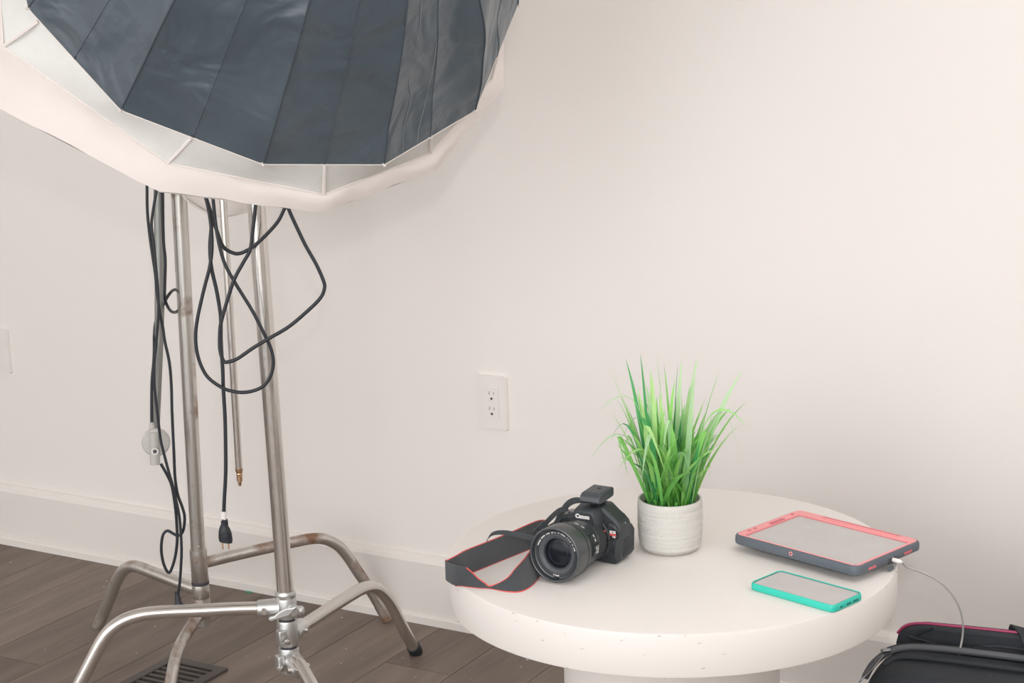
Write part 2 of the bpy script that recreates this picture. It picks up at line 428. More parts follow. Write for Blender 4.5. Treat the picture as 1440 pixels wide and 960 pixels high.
# ---------------------------------------------------------------- wall plates
def wall_plate(s, z, wd, ht, label, sockets=True):
    c = WALLM @ Vector((s, 0.0249, z))
    t = thing('outlet_plate' if sockets else 'blank_wall_plate', label, 'wall outlet' if sockets else 'wall plate', c, -YAW)
    bm = bmesh.new()
    add_prism(bm, rrect(wd / 2, ht / 2, 0.004), lambda p: (p[0], 0, p[1]), lambda p: (p[0] * .965, -0.0065, p[1] * .975))
    obj('cover_plate', bm, PLATE, t)
    if sockets:
        bm = bmesh.new()
        add_prism(bm, rrect(0.0168, 0.0335, 0.001), lambda p: (p[0], -0.004, p[1]), lambda p: (p[0], -0.0085, p[1]))
        ins = obj('socket_insert', bm, PLATE, t)
        for zc in (0.0165, -0.0165):
            add = bmesh.new()
            for x, h in ((-0.0055, 0.007), (0.0055, 0.006)): add_box(add, (x, -0.0086, zc + 0.004), (0.0016, 0.0006, h))
            obj('blade_slot', add, mat('slot_shadow', (0.3, 0.28, 0.27), 0.7), ins, smooth=False)
            obj('ground_hole', lathe([(0, 0), (0.0027, 0), (0.0027, 0.0008), (0, 0.0008)], (0, -0.0083, zc - 0.0075), (0, -1, 0), 16), SLOT, ins)
    for zc in (() if sockets else (ht * 0.40, -ht * 0.40)):
        obj('screw', lathe([(0, 0), (0.0028, 0), (0.0022, 0.0009), (0, 0.001)], (0, -0.0063, zc), (0, -1, 0), 16), PLATE, t)
    return t
wall_plate(-0.063, 0.518, 0.073, 0.117, 'white outlet plate with two sockets on the wall above the table edge')
wall_plate(-1.487, 0.503, 0.075, 0.114, 'blank white wall plate low on the wall at the left picture edge', False)

# ---------------------------------------------------------------- floor vent
vc = WALLM @ Vector((-0.545, -0.555, 0.0))
t = thing('floor_vent', 'dark brown floor register with raised rim under the chrome stands', 'vent', vc, -YAW)
bm = bmesh.new(); hx, hy = 0.077, 0.155
add_frame(bm, [(-hx, -hy), (hx, -hy), (hx, hy), (-hx, hy)], [(-hx + .022, -hy + .022), (hx - .022, -hy + .022), (hx - .022, hy - .022), (-hx + .022, hy - .022)], 0.0, 0.006)
obj('vent_frame', bm, VENTM, t, bevel=0.002)
obj('vent_pan', box((0, 0, 0.0006), (0.11, 0.27, 0.001)), mat('vent_dark', (0.03, 0.026, 0.024), 0.8), t, smooth=False)
for k in range(13):
    obj('vent_slat', box((0, -0.12 + k * 0.02, 0.0026), (0.108, 0.008, 0.003)), VENTM, t, smooth=False)

# ================================================================ TABLE
TZ = 0.5224
tc_ = Vector((0.2402, 2.764, 0))
t = thing('round_table', 'low round white pedestal table holding camera, plant, tablet and phone', 'table', tc_)
R = 0.35
obj('table_top', lathe([(0, TZ - .066), (R - .004, TZ - .066), (R - .001, TZ - .065), (R, TZ - .062), (R, TZ - .005), (R - .0015, TZ - .0012), (R - .005, TZ), (0, TZ)], seg=160), TABLE, t)
obj('pedestal', lathe([(0, 0.0), (0.171, 0.0), (0.171, TZ - .066), (0, TZ - .066)], seg=96), TABLE, t)
bm = bmesh.new()   # little knocks along the rim
for k in range(30):
    a = random.uniform(-2.9, -0.25); zz = TZ - random.choice([0.0015, 0.012, 0.03, 0.05, 0.0635, 0.0645]) - random.uniform(0, 0.002)
    c = Vector((math.cos(a) * (R + .0001), math.sin(a) * (R + .0001), zz))
    add_box(bm, c, (random.uniform(.001, .006), 0.0005, random.uniform(.0006, .0018)), Matrix.Rotation(a + PI / 2, 3, 'Z'))
sc = obj('scuff_marks', bm, SCUFF, t, smooth=False); sc['kind'] = 'stuff'

# ================================================================ STANDS
def leg_tube(parent, pts, r, m, foot=None, n=5):
    P = smooth_path(pts, n)
    l = obj('leg', tube(P, r, 18), m, parent, world=True)
    if foot:
        d = (P[-1] - P[-4]).normalized()
        e = P[-1]
        obj('rubber_foot', tube([e - d * 0.022, e - d * 0.002, e + d * 0.003], [r * 1.14, r * 1.16, r * 1.05], 18), foot, l, world=True)
    return l
# ---- front stand
B = Vector((-0.432, 3.25, 0))
t = thing('light_stand', 'shiny chrome light stand in front with cast hub and curved legs', 'light stand', B, group=None)
obj('column', tube([(-0.432, 3.25, 0.285), (-0.436, 3.25, 0.5), (-0.445, 3.25, 0.95), (-0.452, 3.25, 1.56)], [0.0152, 0.0152, 0.0158, 0.0158], 32), CHROME, t, world=True)
obj('collar', lathe([(0.0152, .270), (0.0185, .271), (0.0192, .275), (0.0192, .279), (0.0182, .281), (0.0182, .289), (0.0192, .291), (0.0192, .296), (0.0175, .299), (0.0152, .299)], (-.432, 3.25, 0), seg=40), CAST, t, world=True)
obj('inner_tube', tube([(-0.432, 3.25, 0.142), (-0.432, 3.25, 0.30)], 0.0145, 24), SLOT, t, world=True)
legdefs = [((-1, -.06), .267, (0.248, 0.2865)), ((.39, .921), .211, (0.194, 0.243)), ((.52, -.854), .170, (0.140, 0.189))]
legs = [
 [(-0.46, 3.248, .267), (-0.52, 3.244, .269), (-0.60, 3.236, .270), (-0.66, 3.229, .2715), (-0.70, 3.224, .269), (-0.735, 3.22, .257), (-0.765, 3.217, .231), (-0.797, 3.213, .178), (-0.826, 3.21, .125), (-0.858, 3.207, .060), (-0.886, 3.205, 0.006)],
 [(-0.42, 3.278, .211), (-0.395, 3.327, .211), (-0.365, 3.385, .213), (-0.332, 3.45, .2135), (-0.312, 3.49, .212), (-0.293, 3.527, .202), (-0.277, 3.557, .179), (-0.262, 3.588, .142), (-0.248, 3.614, .095), (-0.232, 3.643, .044), (-0.219, 3.669, .004)],
 [(-0.418, 3.228, .172), (-0.404, 3.205, .166), (-0.385, 3.17, .150), (-0.355, 3.12, .118), (-0.31, 3.045, .065), (-0.262, 2.965, .006)]]
for (d, z, (za, zb)), P in zip(legdefs, legs):
    dv = Vector((d[0], d[1], 0)).normalized()
    sl = obj('hub_collar', lathe([(0.0147, za + .001), (0.0185, za), (0.0195, za + .003), (0.0195, zb - .003), (0.0185, zb), (0.0147, zb - .001)], (-.432, 3.25, 0), seg=40), CAST, t, world=True)
    c = Vector((-.432, 3.25, z)); dd = Vector((dv.x, dv.y, 0 if z > .2 else -0.28)).normalized()
    obj('leg_socket', tube([c + dd * .012, c + dd * .030, c + dd * .052, c + dd * .0535], [.0185, .0172, .0158, .0135], 24), CAST, sl, world=True)
    side = dv.cross(Vector((0, 0, 1)))
    obj('bolt', lathe([(0, -.022), (.0055, -.022), (.0062, -.0195), (.0062, .0195), (.0055, .022), (0, .022)], c + dd * .040, side, 20), CHROME, sl, world=True)
    leg_tube(t, P, 0.0125, CHROME, BLACKD)
# clamp tabs and wing lever
for (x, y, z, rz, s) in ((-.441, 3.229, .218, .5, (.016, .018, .026)), (-.418, 3.229, .165, -.5, (.016, .02, .022)), (-.447, 3.231, .165, .5, (.013, .02, .030))):
    obj('clamp_tab', box((x, y, z), s, Matrix.Rotation(rz, 3, 'Z')), CAST, t, world=True, bevel=.003)
obj('clamp_screw', lathe([(0, 0), (.005, 0), (.0055, .003), (.0048, .007), (0, .008)], (-.430, 3.219, .211), (.5, -.86, 0), 18), CHROME, t, world=True)
obj('clamp_screw', lathe([(0, 0), (.005, 0), (.0055, .003), (.0048, .009), (0, .010)], (-.444, 3.221, .160), (-.3, -.95, 0), 18), CHROME, t, world=True)
obj('clamp_screw', lathe([(0, 0), (.005, 0), (.0055, .003), (.0048, .009), (0, .010)], (-.410, 3.222, .176), (.8, -.55, 0), 18), CHROME, t, world=True)
bm = bmesh.new()
wing = [(-.036, -.020), (-.030, -.023), (-.008, -.015), (.006, -.010), (.019, .004), (.021, .009), (.010, .006), (-.002, .004), (-.014, -.003), (-.024, -.012), (-.034, -.014)]
add_prism(bm, wing, lambda p: (p[0], -.004, p[1]), lambda p: (p[0], .004, p[1]))
bmesh.ops.transform(bm, matrix=Matrix.Translation((-.428, 3.222, .272)) @ Matrix.Rotation(-.15, 4, 'Z'), verts=bm.verts)
obj('wing_lever', bm, CAST, t, world=True, bevel=.0025)
obj('lever_boss', lathe([(0, 0), (.010, 0), (.010, .014), (.007, .017), (0, .017)], (-.420, 3.236, .268), (.45, -.9, 0), 24), CAST, t, world=True)
obj('lever_boss', lathe([(0, 0), (.009, 0), (.009, .012), (.006, .016), (0, .016)], (-.414, 3.24, .264), (1, -.15, 0), 24), CAST, t, world=True)
obj('grip_head', box((-.473, 3.252, 1.235), (.085, .045, .05)), CAST, t, world=True, bevel=.006)
obj('ceiling_knob', lathe([(0, 1.56), (.012, 1.56), (.012, 1.60), (0, 1.602)], (-.452, 3.25, 0)), CHROME, t, world=True).name = 'spigot'

# ---- rear stand
t = thing('light_stand', 'old rust spotted light stand behind, nearer the wall, with welded legs', 'light stand', (-.668, 3.69, 0))
obj('column', tube([(-.668, 3.69, .235), (-.6655, 3.69, .50), (-.6600, 3.69, .986), (-.656, 3.69, 1.55)], [.0150, .0152, .0160, .0160], 32), CHROME_OLD, t, world=True)
obj('base_sleeve', lathe([(.0150, .236), (.0178, .237), (.0180, .234), (.0180, .168), (.0172, .1665), (.0172, .1645), (.0180, .163), (.0180, .135), (.0160, .130), (.0160, .070), (0, .068)], (-.668, 3.69, 0), seg=40), CHROME_OLD, t, world=True)
obj('sleeve_band', lathe([(.0181, .160), (.0184, .161), (.0184, .166), (.0181, .167)], (-.668, 3.69, 0), seg=40), SLOT, t, world=True)
obj('weld_rust', lathe([(.0160, .085), (.0172, .088), (.0182, .105), (.0182, .122), (.0170, .130)], (-.668, 3.69, 0), seg=40), CHROME_RUST, t, world=True)
obj('rivet', lathe([(0, 0), (.003, 0), (.0025, .0015), (0, .002)], (-.670, 3.6725, .214), (-.1, -1, 0), 14), CHROME_RUST, t, world=True)
obj('rivet', lathe([(0, 0), (.0024, 0), (.002, .0015), (0, .002)], (-.664, 3.6755, .247), (.1, -1, 0), 14), CHROME_RUST, t, world=True)
leg_tube(t, [(-.680, 3.698, .147), (-.72, 3.722, .153), (-.77, 3.755, .161), (-.812, 3.784, .167), (-.834, 3.799, .166), (-.852, 3.811, .155), (-.868, 3.822, .135), (-.886, 3.834, .101), (-.905, 3.847, .060), (-.920, 3.857, .030), (-.933, 3.865, .004)], .0128, CHROME_OLD)
leg_tube(t, [(-.656, 3.697, .205), (-.62, 3.714, .208), (-.569, 3.737, .212), (-.51, 3.763, .216), (-.468, 3.782, .2185), (-.440, 3.794, .219), (-.415, 3.806, .213), (-.389, 3.819, .194), (-.370, 3.828, .166), (-.347, 3.837, .122), (-.318, 3.849, .066), (-.292, 3.858, .006)], .0122, CHROME_RUST)
leg_tube(t, [(-.668, 3.685, .105), (-.674, 3.655, .100), (-.681, 3.57, .097), (-.685, 3.52, .094), (-.688, 3.475, .084), (-.690, 3.445, .067), (-.693, 3.415, .038), (-.696, 3.38, .004)], .0122, CHROME_RUST)

# ---- hanging rods
t = thing('hanging_rod', 'flat dark grey steel rod hanging beside the rear stand among cords', 'rod', (-.713, 3.66, .50))
bm = tube([(-.693, 3.66, 1.25), (-.694, 3.66, 1.0), (-.703, 3.66, .836), (-.713, 3.66, .704), (-.726, 3.66, .571), (-.732, 3.66, .508)], [.0108, .0108, .0106, .0092, .0080, .0068], 16)
obj('rod_tube', bm, DULL, t, world=True)
obj('rod_top_clamp', box((-.6725, 3.672, 1.245), (.07, .05, .04)), CAST, t, world=True, bevel=.005)
t = thing('extension_rod', 'thin chrome rod hanging behind the front stand with brass threaded tip', 'rod', (-.543, 3.5, .43))
obj('rod_tube', tube([(-.544, 3.5, 1.30), (-.543, 3.5, .98), (-.543, 3.5, .72), (-.543, 3.5, .464)], [.0074, .0074, .0072, .0070], 20), CHROME, t, world=True)
obj('brass_tip', lathe([(0, .428), (.002, .429), (.0035, .433), (.0035, .438), (.0058, .439), (.0058, .450), (.0050, .451), (.0066, .4535), (.0060, .456), (.0074, .459), (.0074, .466), (0, .466)], (-.543, 3.5, 0), seg=20), BRASS, t, world=True)['label'] = 'brass threaded tip'
obj('rod_clamp', box((-.60, 3.595, 1.30), (.15, .03, .03), Matrix.Rotation(-1.05, 3, 'Z')), CAST, t, world=True, bevel=.004)

# ================================================================ CABLES
LOOP = [(-0.512, 3.19, 1.063), (-0.512, 3.19, 1.039), (-0.509, 3.19, 0.982), (-0.5, 3.19, 0.931), (-0.483, 3.19, 0.893), (-0.455, 3.19, 0.841), (-0.436, 3.19, 0.798), (-0.426, 3.19, 0.772), (-0.423, 3.19, 0.746), (-0.43, 3.19, 0.721), (-0.444, 3.19, 0.704), (-0.463, 3.19, 0.696), (-0.482, 3.19, 0.694), (-0.5, 3.19, 0.697), (-0.517, 3.19, 0.704), (-0.541, 3.19, 0.724), (-0.554, 3.19, 0.754), (-0.558, 3.19, 0.789), (-0.553, 3.19, 0.827), (-0.537, 3.19, 0.884), (-0.525, 3.19, 0.922), (-0.519, 3.19, 0.959), (-0.519, 3.19, 1.003), (-0.524, 3.19, 1.042), (-0.528, 3.19, 1.063)]
PLUGC = [(-0.531, 3.2, 1.067), (-0.526, 3.2, 1.041), (-0.519, 3.2, 1.002), (-0.524, 3.2, 0.958), (-0.524, 3.2, 0.92), (-0.517, 3.2, 0.875), (-0.513, 3.2, 0.83), (-0.515, 3.2, 0.785), (-0.515, 3.2, 0.734), (-0.516, 3.2, 0.699), (-0.516, 3.2, 0.649), (-0.518, 3.2, 0.596), (-0.521, 3.2, 0.543), (-0.526, 3.2, 0.497), (-0.529, 3.2, 0.467)]
BIG = [(-0.383, 3.165, 1.038), (-0.379, 3.165, 1.023), (-0.369, 3.165, 0.997), (-0.353, 3.165, 0.959), (-0.336, 3.165, 0.925), (-0.325, 3.165, 0.896), (-0.324, 3.165, 0.882), (-0.333, 3.165, 0.864), (-0.359, 3.165, 0.84), (-0.391, 3.165, 0.815), (-0.427, 3.165, 0.795), (-0.455, 3.165, 0.779), (-0.481, 3.165, 0.762), (-0.498, 3.165, 0.756), (-0.507, 3.165, 0.758), (-0.512, 3.165, 0.78), (-0.51, 3.165, 0.812), (-0.506, 3.165, 0.831), (-0.493, 3.165, 0.869), (-0.479, 3.165, 0.904), (-0.463, 3.165, 0.931), (-0.449, 3.165, 0.955), (-0.442, 3.165, 0.992), (-0.436, 3.165, 1.029), (-0.434, 3.165, 1.054)]
SWAG = [(-0.385, 3.21, 1.032), (-0.392, 3.21, 1.017), (-0.403, 3.21, 0.997), (-0.419, 3.21, 0.979), (-0.442, 3.21, 0.958), (-0.458, 3.21, 0.947), (-0.477, 3.21, 0.94), (-0.493, 3.21, 0.945), (-0.504, 3.21, 0.956), (-0.513, 3.21, 0.985), (-0.52, 3.21, 1.013), (-0.527, 3.21, 1.039), (-0.532, 3.21, 1.061)]
D1 = [(-0.704, 3.6, 1.044), (-0.705, 3.6, 1.02), (-0.708, 3.6, 0.966), (-0.707, 3.6, 0.922), (-0.704, 3.6, 0.879), (-0.701, 3.6, 0.841), (-0.7, 3.6, 0.804), (-0.697, 3.6, 0.762), (-0.693, 3.6, 0.73), (-0.691, 3.6, 0.702), (-0.685, 3.6, 0.66), (-0.684, 3.6, 0.613), (-0.686, 3.6, 0.563), (-0.687, 3.6, 0.52), (-0.688, 3.6, 0.467), (-0.689, 3.6, 0.422), (-0.686, 3.6, 0.385), (-0.679, 3.6, 0.36), (-0.675, 3.6, 0.339), (-0.677, 3.6, 0.318), (-0.682, 3.6, 0.303), (-0.691, 3.6, 0.297), (-0.701, 3.6, 0.302), (-0.712, 3.6, 0.308), (-0.722, 3.6, 0.298), (-0.727, 3.6, 0.268), (-0.724, 3.6, 0.237), (-0.715, 3.6, 0.218), (-0.706, 3.6, 0.233), (-0.698, 3.6, 0.259), (-0.693, 3.6, 0.29), (-0.692, 3.6, 0.327), (-0.693, 3.6, 0.365), (-0.697, 3.6, 0.404), (-0.706, 3.6, 0.429), (-0.716, 3.6, 0.45)]
D3 = [(-0.682, 3.63, 1.009), (-0.684, 3.63, 0.955), (-0.686, 3.63, 0.898), (-0.685, 3.63, 0.861), (-0.689, 3.63, 0.815), (-0.691, 3.63, 0.785), (-0.691, 3.65, 0.765), (-0.691, 3.69, 0.745), (-0.688, 3.73, 0.736), (-0.681, 3.74, 0.746), (-0.678, 3.74, 0.764), (-0.682, 3.73, 0.781), (-0.686, 3.7, 0.787), (-0.689, 3.67, 0.785), (-0.697, 3.66, 0.772), (-0.708, 3.66, 0.751), (-0.718, 3.66, 0.731), (-0.723, 3.66, 0.703), (-0.721, 3.64, 0.68), (-0.724, 3.64, 0.652), (-0.73, 3.64, 0.614), (-0.734, 3.64, 0.566), (-0.737, 3.64, 0.52)]
D2 = [(-0.681, 3.59, 1.028), (-0.685, 3.59, 1.008), (-0.696, 3.59, 0.961), (-0.7, 3.59, 0.936), (-0.698, 3.59, 0.901), (-0.697, 3.59, 0.864), (-0.696, 3.59, 0.805), (-0.698, 3.59, 0.762), (-0.706, 3.59, 0.705), (-0.713, 3.59, 0.662), (-0.716, 3.59, 0.618), (-0.714, 3.59, 0.567), (-0.711, 3.59, 0.505), (-0.706, 3.59, 0.473), (-0.698, 3.59, 0.43), (-0.692, 3.59, 0.403), (-0.688, 3.59, 0.374), (-0.684, 3.59, 0.343), (-0.683, 3.59, 0.305), (-0.684, 3.59, 0.267), (-0.688, 3.59, 0.229), (-0.693, 3.59, 0.194), (-0.698, 3.59, 0.172)]
def cord(name, label, pts, r, extra_top=None):
    t = thing(name, label, 'cable', pts[0])
    P = smooth_path((extra_top or []) + pts, 5)
    obj('cable', tube(P, r, 10), CABLEM, t, world=True)
    return t
cord('power_cord', 'black cord hanging in a wide loop round the front stand column', LOOP, .0032, [(-.47, 3.235, 1.20), (-.505, 3.20, 1.12)])
cord('power_cord', 'black cord swinging out widest to the right then back across the column', BIG, .0033, [(-.42, 3.20, 1.18), (-.392, 3.17, 1.09)])
cord('power_cord', 'black cord in a short shallow swag right under the softbox rim', SWAG, .0033, [(-.43, 3.225, 1.18), (-.395, 3.212, 1.09)])
t = cord('plug_cord', 'black cord hanging straight down to a two pin plug', PLUGC, .0034, [(-.48, 3.235, 1.20), (-.525, 3.20, 1.12)])
obj('white_sleeve', tube([(-.5288, 3.2, .4715), (-.5305, 3.2, .455)], .0052, 14), WHITEPL, t, world=True)['label'] = 'white sleeve above the plug'
bm = bmesh.new()
prof = [(.0062, .457, .0062), (.0066, .449, .0062), (.0062, .446, .006), (.0095, .440, .0075), (.0120, .431, .0085), (.0128, .420, .009), (.0118, .4135, .0085)]
rings = []
for hx, z, hy in prof: rings.append([bm.verts.new((-.5285 + math.cos(a) * hx, 3.2 + math.sin(a) * hy, z - math.cos(a) * .002)) for a in [2 * PI * k / 20 for k in range(20)]])
for A, Bq in zip(rings, rings[1:]):
    for k in range(20): bm.faces.new((A[k], A[(k + 1) % 20], Bq[(k + 1) % 20], Bq[k]))
bm.faces.new(rings[0]); bm.faces.new(rings[-1][::-1])
pb = obj('plug_body', bm, CABLEM, t, world=True)
for x in (-.5345, -.5235): obj('plug_pin', box((x, 3.2, .408), (.0022, .005, .016)), BRASS, pb, world=True, smooth=False)
obj('plug_ridge', box((-.5285, 3.1905, .428), (.012, .003, .010)), CABLEM, pb, world=True, bevel=.001)

t = thing('dimmer_cord', 'black lamp cord with round frosted inline dimmer, knotted loop near the baseboard', 'cable', D1[0])
obj('cable', tube(smooth_path([(-.70, 3.62, 1.20)] + D1, 5), .0030, 10), CABLEM, t, world=True)
obj('cable', tube(smooth_path([(-.68, 3.635, 1.20)] + D3, 5), .0031, 10), CABLEM, t, world=True)
dm = obj('dimmer_disc', lathe([(0, -.007), (.026, -.007), (.0285, -.004), (.0285, .004), (.026, .007), (0, .0075)], (-.7265, 3.62, .490), (.12, -1, .05), 48), CLEARP, t, world=True)
dm['label'] = 'round frosted plastic dimmer disc'
obj('dimmer_barrel', tube([(-.728, 3.615, .512), (-.729, 3.612, .47), (-.7295, 3.612, .446)], [.0098, .0105, .0100], 24), CLEARP, dm, world=True)
obj('dimmer_neck', tube([(-.736, 3.635, .527), (-.7355, 3.63, .513)], [.0045, .006], 16), CLEARP, dm, world=True)
obj('dimmer_knob', lathe([(.0042, 0), (.0068, 0), (.0072, .004), (.0068, .007), (.0045, .007), (.0042, .003), (0, .003)], (-.7262, 3.604, .476), (.1, -1, .05), 28), WHITEPL, dm, world=True)
obj('knob_dimple', lathe([(0, 0), (.0040, 0), (0, .0006)], (-.7258, 3.6008, .4762), (.1, -1, .05), 20), GREYP, dm, world=True)
t = thing('socket_cord', 'thin black cord along the grey rod down to a black connector', 'cable', D2[0])
obj('cable', tube(smooth_path([(-.675, 3.60, 1.20)] + D2, 5), .0029, 10), CABLEM, t, world=True)
obj('connector', lathe([(0, .183), (.0045, .182), (.0052, .170), (.0065, .168), (.0060, .160), (.0110, .152), (.0140, .143), (.0135, .134), (0, .133)], (-.6875, 3.588, 0), (-.06, 0, 1), 24), CABLEM, t, world=True)

# ================================================================ SOFTBOX
SC = Vector((-.3641, 2.95, 1.4593)); Sn = Vector((.35684, -.71339, .60312)); Su = Vector((.89436, .44736, 0)); Sv = Vector((-.26981, .5394, .79765))
t = thing('softbox', 'large twelve sided slate grey softbox with white diffuser lip, tipped away', 'softbox', SC)
def spt(a, r, h): return Su * (math.cos(a) * r) + Sv * (math.sin(a) * r) + Sn * h
va = [(-2.396, .400), (-1.844, .394), (-1.371, .405), (-.882, .407), (-.299, .415)] + [(-.299 + .5233 * k, .40) for k in range(1, 8)]
ga = [(-2.171, .404), (-1.582, .409), (-1.080, .400), (-.592, .404)] + [(-.592 + .5215 * k, .405) for k in range(1, 8)] + [(-2.875 + 2 * PI, .440)]
wa = [(-2.156, .440), (-1.586, .426), (-1.067, .422), (-.552, .432)] + [(-.552 + .5130 * k, .435) for k in range(1, 8)] + [(-2.76 + 2 * PI, .505)]
def ring24(lst, h, start_is_vertex):
    out = []; n = len(lst)
    for i in range(n):
        a = spt(*lst[i], h); b = spt(*lst[(i + 1) % n], h)
        out += [a, (a + b) / 2]
    return out if start_is_vertex else out[-1:] + out[:-1]
RV = ring24(va, 0.0, True)                       # V0, mid, V1, mid ...
# G ring: G0 sits between V0 and V1, so index 1 = G0
RG = ring24(ga, -0.055, False)
RW = ring24(wa, -0.0787, False)
APEX = 0.60
def canopy_pt(i, f, s):
    """i: gore index (24), f: 0..1 across the gore, s: 0 rim .. 1 apex"""
    a = RV[i % 24].lerp(RV[(i + 1) % 24], f)
    rr = (1 - s) ** 0.5 if s < 1 else 0
    p = a * max(rr, 0.045) + Sn * (APEX * s)
    return p
NS, NF = 30, 8
def slack(p):
    """cloth wrinkles, stronger on the loose right hand side"""
    g = max(0.0, min(1.0, (p.dot(Su) + .02) / .26)); g = g * g * (3 - 2 * g)
    a = .006 + .016 * g
    d = pnoise(Vector((p.x * 6.5, p.y * 6.5, p.z * 3.2))) * a
    d += pnoise(Vector((p.x * 15, p.y * 15, p.z * 7)) + Vector((9, 2, 4))) * a * .45
    return d
def cloth_pt(i, f, s, js):
    p = canopy_pt(i, f, s)
    rad = (p - Sn * p.dot(Sn)); rn = rad.normalized() if rad.length > 1e-5 else Sn
    e = math.sin(PI * f); k = min(1, js / 4)
    p = p - rn * (0.0065 * e * (1 - s) * k)
    return p + rn * slack(p) * k, rn
for i in range(24):
    bm = bmesh.new(); grid = []
    for js in range(NS + 1):
        s = (js / NS) ** 1.15
        grid.append([bm.verts.new(cloth_pt(i, jf / NF, s, js)[0]) for jf in range(NF + 1)])
    for a, b in zip(grid, grid[1:]):
        for k in range(NF): bm.faces.new((a[k], a[k + 1], b[k + 1], b[k]))
    obj('panel', bm, CANOPY, t, subsurf=1)
for i in range(24):
    P = []
    for js in range(NS + 1):
        s = (js / NS) ** 1.15; p, rn = cloth_pt(i, 0.0, s, js); P.append(p + rn * .0003)
    obj('seam', tube(smooth_path(P, 2), .0013 if i % 2 == 0 else .0008, 6), SEAM if i % 2 == 0 else CANOPY, t)
    if i % 2 == 0:                                 # rib tips poke out of the hem at every second seam
        q = RV[i]; e = q.normalized()
        obj('rib_tip', tube([q - e * .004, q + e * .004], [.0028, .0020], 8), CLOTHW, t)
for g_, pts in ((4, ((.40, .2), (.41, 3), (.50, 5.5), (.36, 8), (.47, 12), (.44, 17))), (4, ((.72, .2), (.74, 2), (.86, 4.5), (.93, 8), (.97, 10)))):
    P = []
    for f, js in pts:
        p, rn = cloth_pt(g_, f, (js / NS) ** 1.15, js); P.append(p + rn * .0004)
    obj('crease_mark', tube(smooth_path(P, 6), .0006, 5), CHALK, t)
# hem piping on the dark rim
obj('rim_piping', tube([p - Sn * .001 for p in RV], .0012, 8, closed=True), HEMM, t)
def band(A, B, m, name, nseg=3, bulge=0.0, wob=0.0, sub=4):
    bm = bmesh.new(); N = 24 * sub; rows = []
    for j in range(nseg + 1):
        f = j / nseg; row = []
        for k in range(N):
            i, g = divmod(k, sub); g /= sub
            a = A[i].lerp(A[(i + 1) % 24], g); b = B[i].lerp(B[(i + 1) % 24], g)
            p = a.lerp(b, f)
            p = p - Sn * bulge * math.sin(PI * f)
            if wob: p = p + (p.normalized() * pnoise(p * 22) * wob + Sn * pnoise(p * 16 + Vector((5, 0, 0))) * wob) * (math.sin(PI * f) if f < 1 else .35)
            row.append(bm.verts.new(p))
        rows.append(row)
    for a, b in zip(rows, rows[1:]):
        for k in range(N):
            j = (k + 1) % N; bm.faces.new((a[k], a[j], b[j], b[k]))
    return obj(name, bm, m, t)
band(RV, RG, CLOTHG, 'mesh_skirt', 4, 0.004, .002)
band(RG, RW, CLOTHW, 'diffuser_lip', 6, -0.006, .010)
obj('lip_hem', tube([p + Sn * .001 for p in RG], .0016, 6, closed=True), CLOTHW, t)
for i in range(1, 24, 2):                          # white tapes across the skirt
    a = RV[i] if i != 23 else RV[23].lerp(RV[22], .75); b = RG[i]; a = a.lerp(b, .05)
    obj('skirt_tape', tube([a + Sn * .0015, a.lerp(b, .5) + Sn * .0005, b + Sn * .0015], .0026, 6), CLOTHW, t)
# front diffuser dome, facing the wall
bm = bmesh.new(); rows = []
for j in range(11):
    f = j / 10; row = []
    for k in range(24):
        p = RW[k]; pl = p - Sn * p.dot(Sn)
        row.append(pl * (1 - f) + Sn * (-0.0787 - 0.075 * (1 - (1 - f) ** 2) ** .8))
    rows.append(row)
vr = [[bm.verts.new(p) for p in r] for r in rows[:-1]]; ctr = bm.verts.new(rows[-1][0])
for a, b in zip(vr, vr[1:]):
    for k in range(24): bm.faces.new((a[k], a[(k + 1) % 24], b[(k + 1) % 24], b[k]))
for k in range(24): bm.faces.new((vr[-1][k], vr[-1][(k + 1) % 24], ctr))
obj('front_diffuser', bm, CLOTHW, t)
obj('shaft', tube([Sn * APEX * 1.03, Sn * -0.43], .007, 16), CHROME, t)
obj('hub_cap', lathe([(0, .06), (.02, .06), (.028, .04), (.030, -.02), (0, -.02)], Sn * APEX, Sn, 32), BLACKP, t)

# cream cloth edge hanging behind the stands
HANG = [(-0.639, 3.585, 1.005), (-0.628, 3.585, 0.988), (-0.611, 3.585, 0.974), (-0.588, 3.585, 0.96), (-0.563, 3.585, 0.953), (-0.535, 3.585, 0.955), (-0.507, 3.585, 0.962), (-0.476, 3.585, 0.971), (-0.451, 3.585, 0.979)]
rc = thing('reflector_cloth', 'cream cloth edge sagging behind the light stands just under the softbox rim', 'cloth', HANG[4])
lo = smooth_path(HANG, 4); bm = bmesh.new(); rows = []
for j in range(9):
    f = j / 8
    rows.append([bm.verts.new((p.x, p.y + .045 * math.sin(PI * f) + .006 * math.sin(p.x * 60 + f * 3), p.z + f * (1.16 - p.z))) for p in lo])
for a, b in zip(rows, rows[1:]):
    for k in range(len(lo) - 1): bm.faces.new((a[k], a[k + 1], b[k + 1], b[k]))
so = obj('cloth_sheet', bm, CLOTHW, rc, world=True)
md = so.modifiers.new('thickness', 'SOLIDIFY'); md.thickness = .0015
obj('cloth_hem', tube(lo, .0022, 8), CLOTHW, rc, world=True)
obj('top_bar', tube([(HANG[0][0] - .01, 3.585, 1.162), (HANG[-1][0] + .01, 3.585, 1.162)], .006, 12), CHROME, rc, world=True)

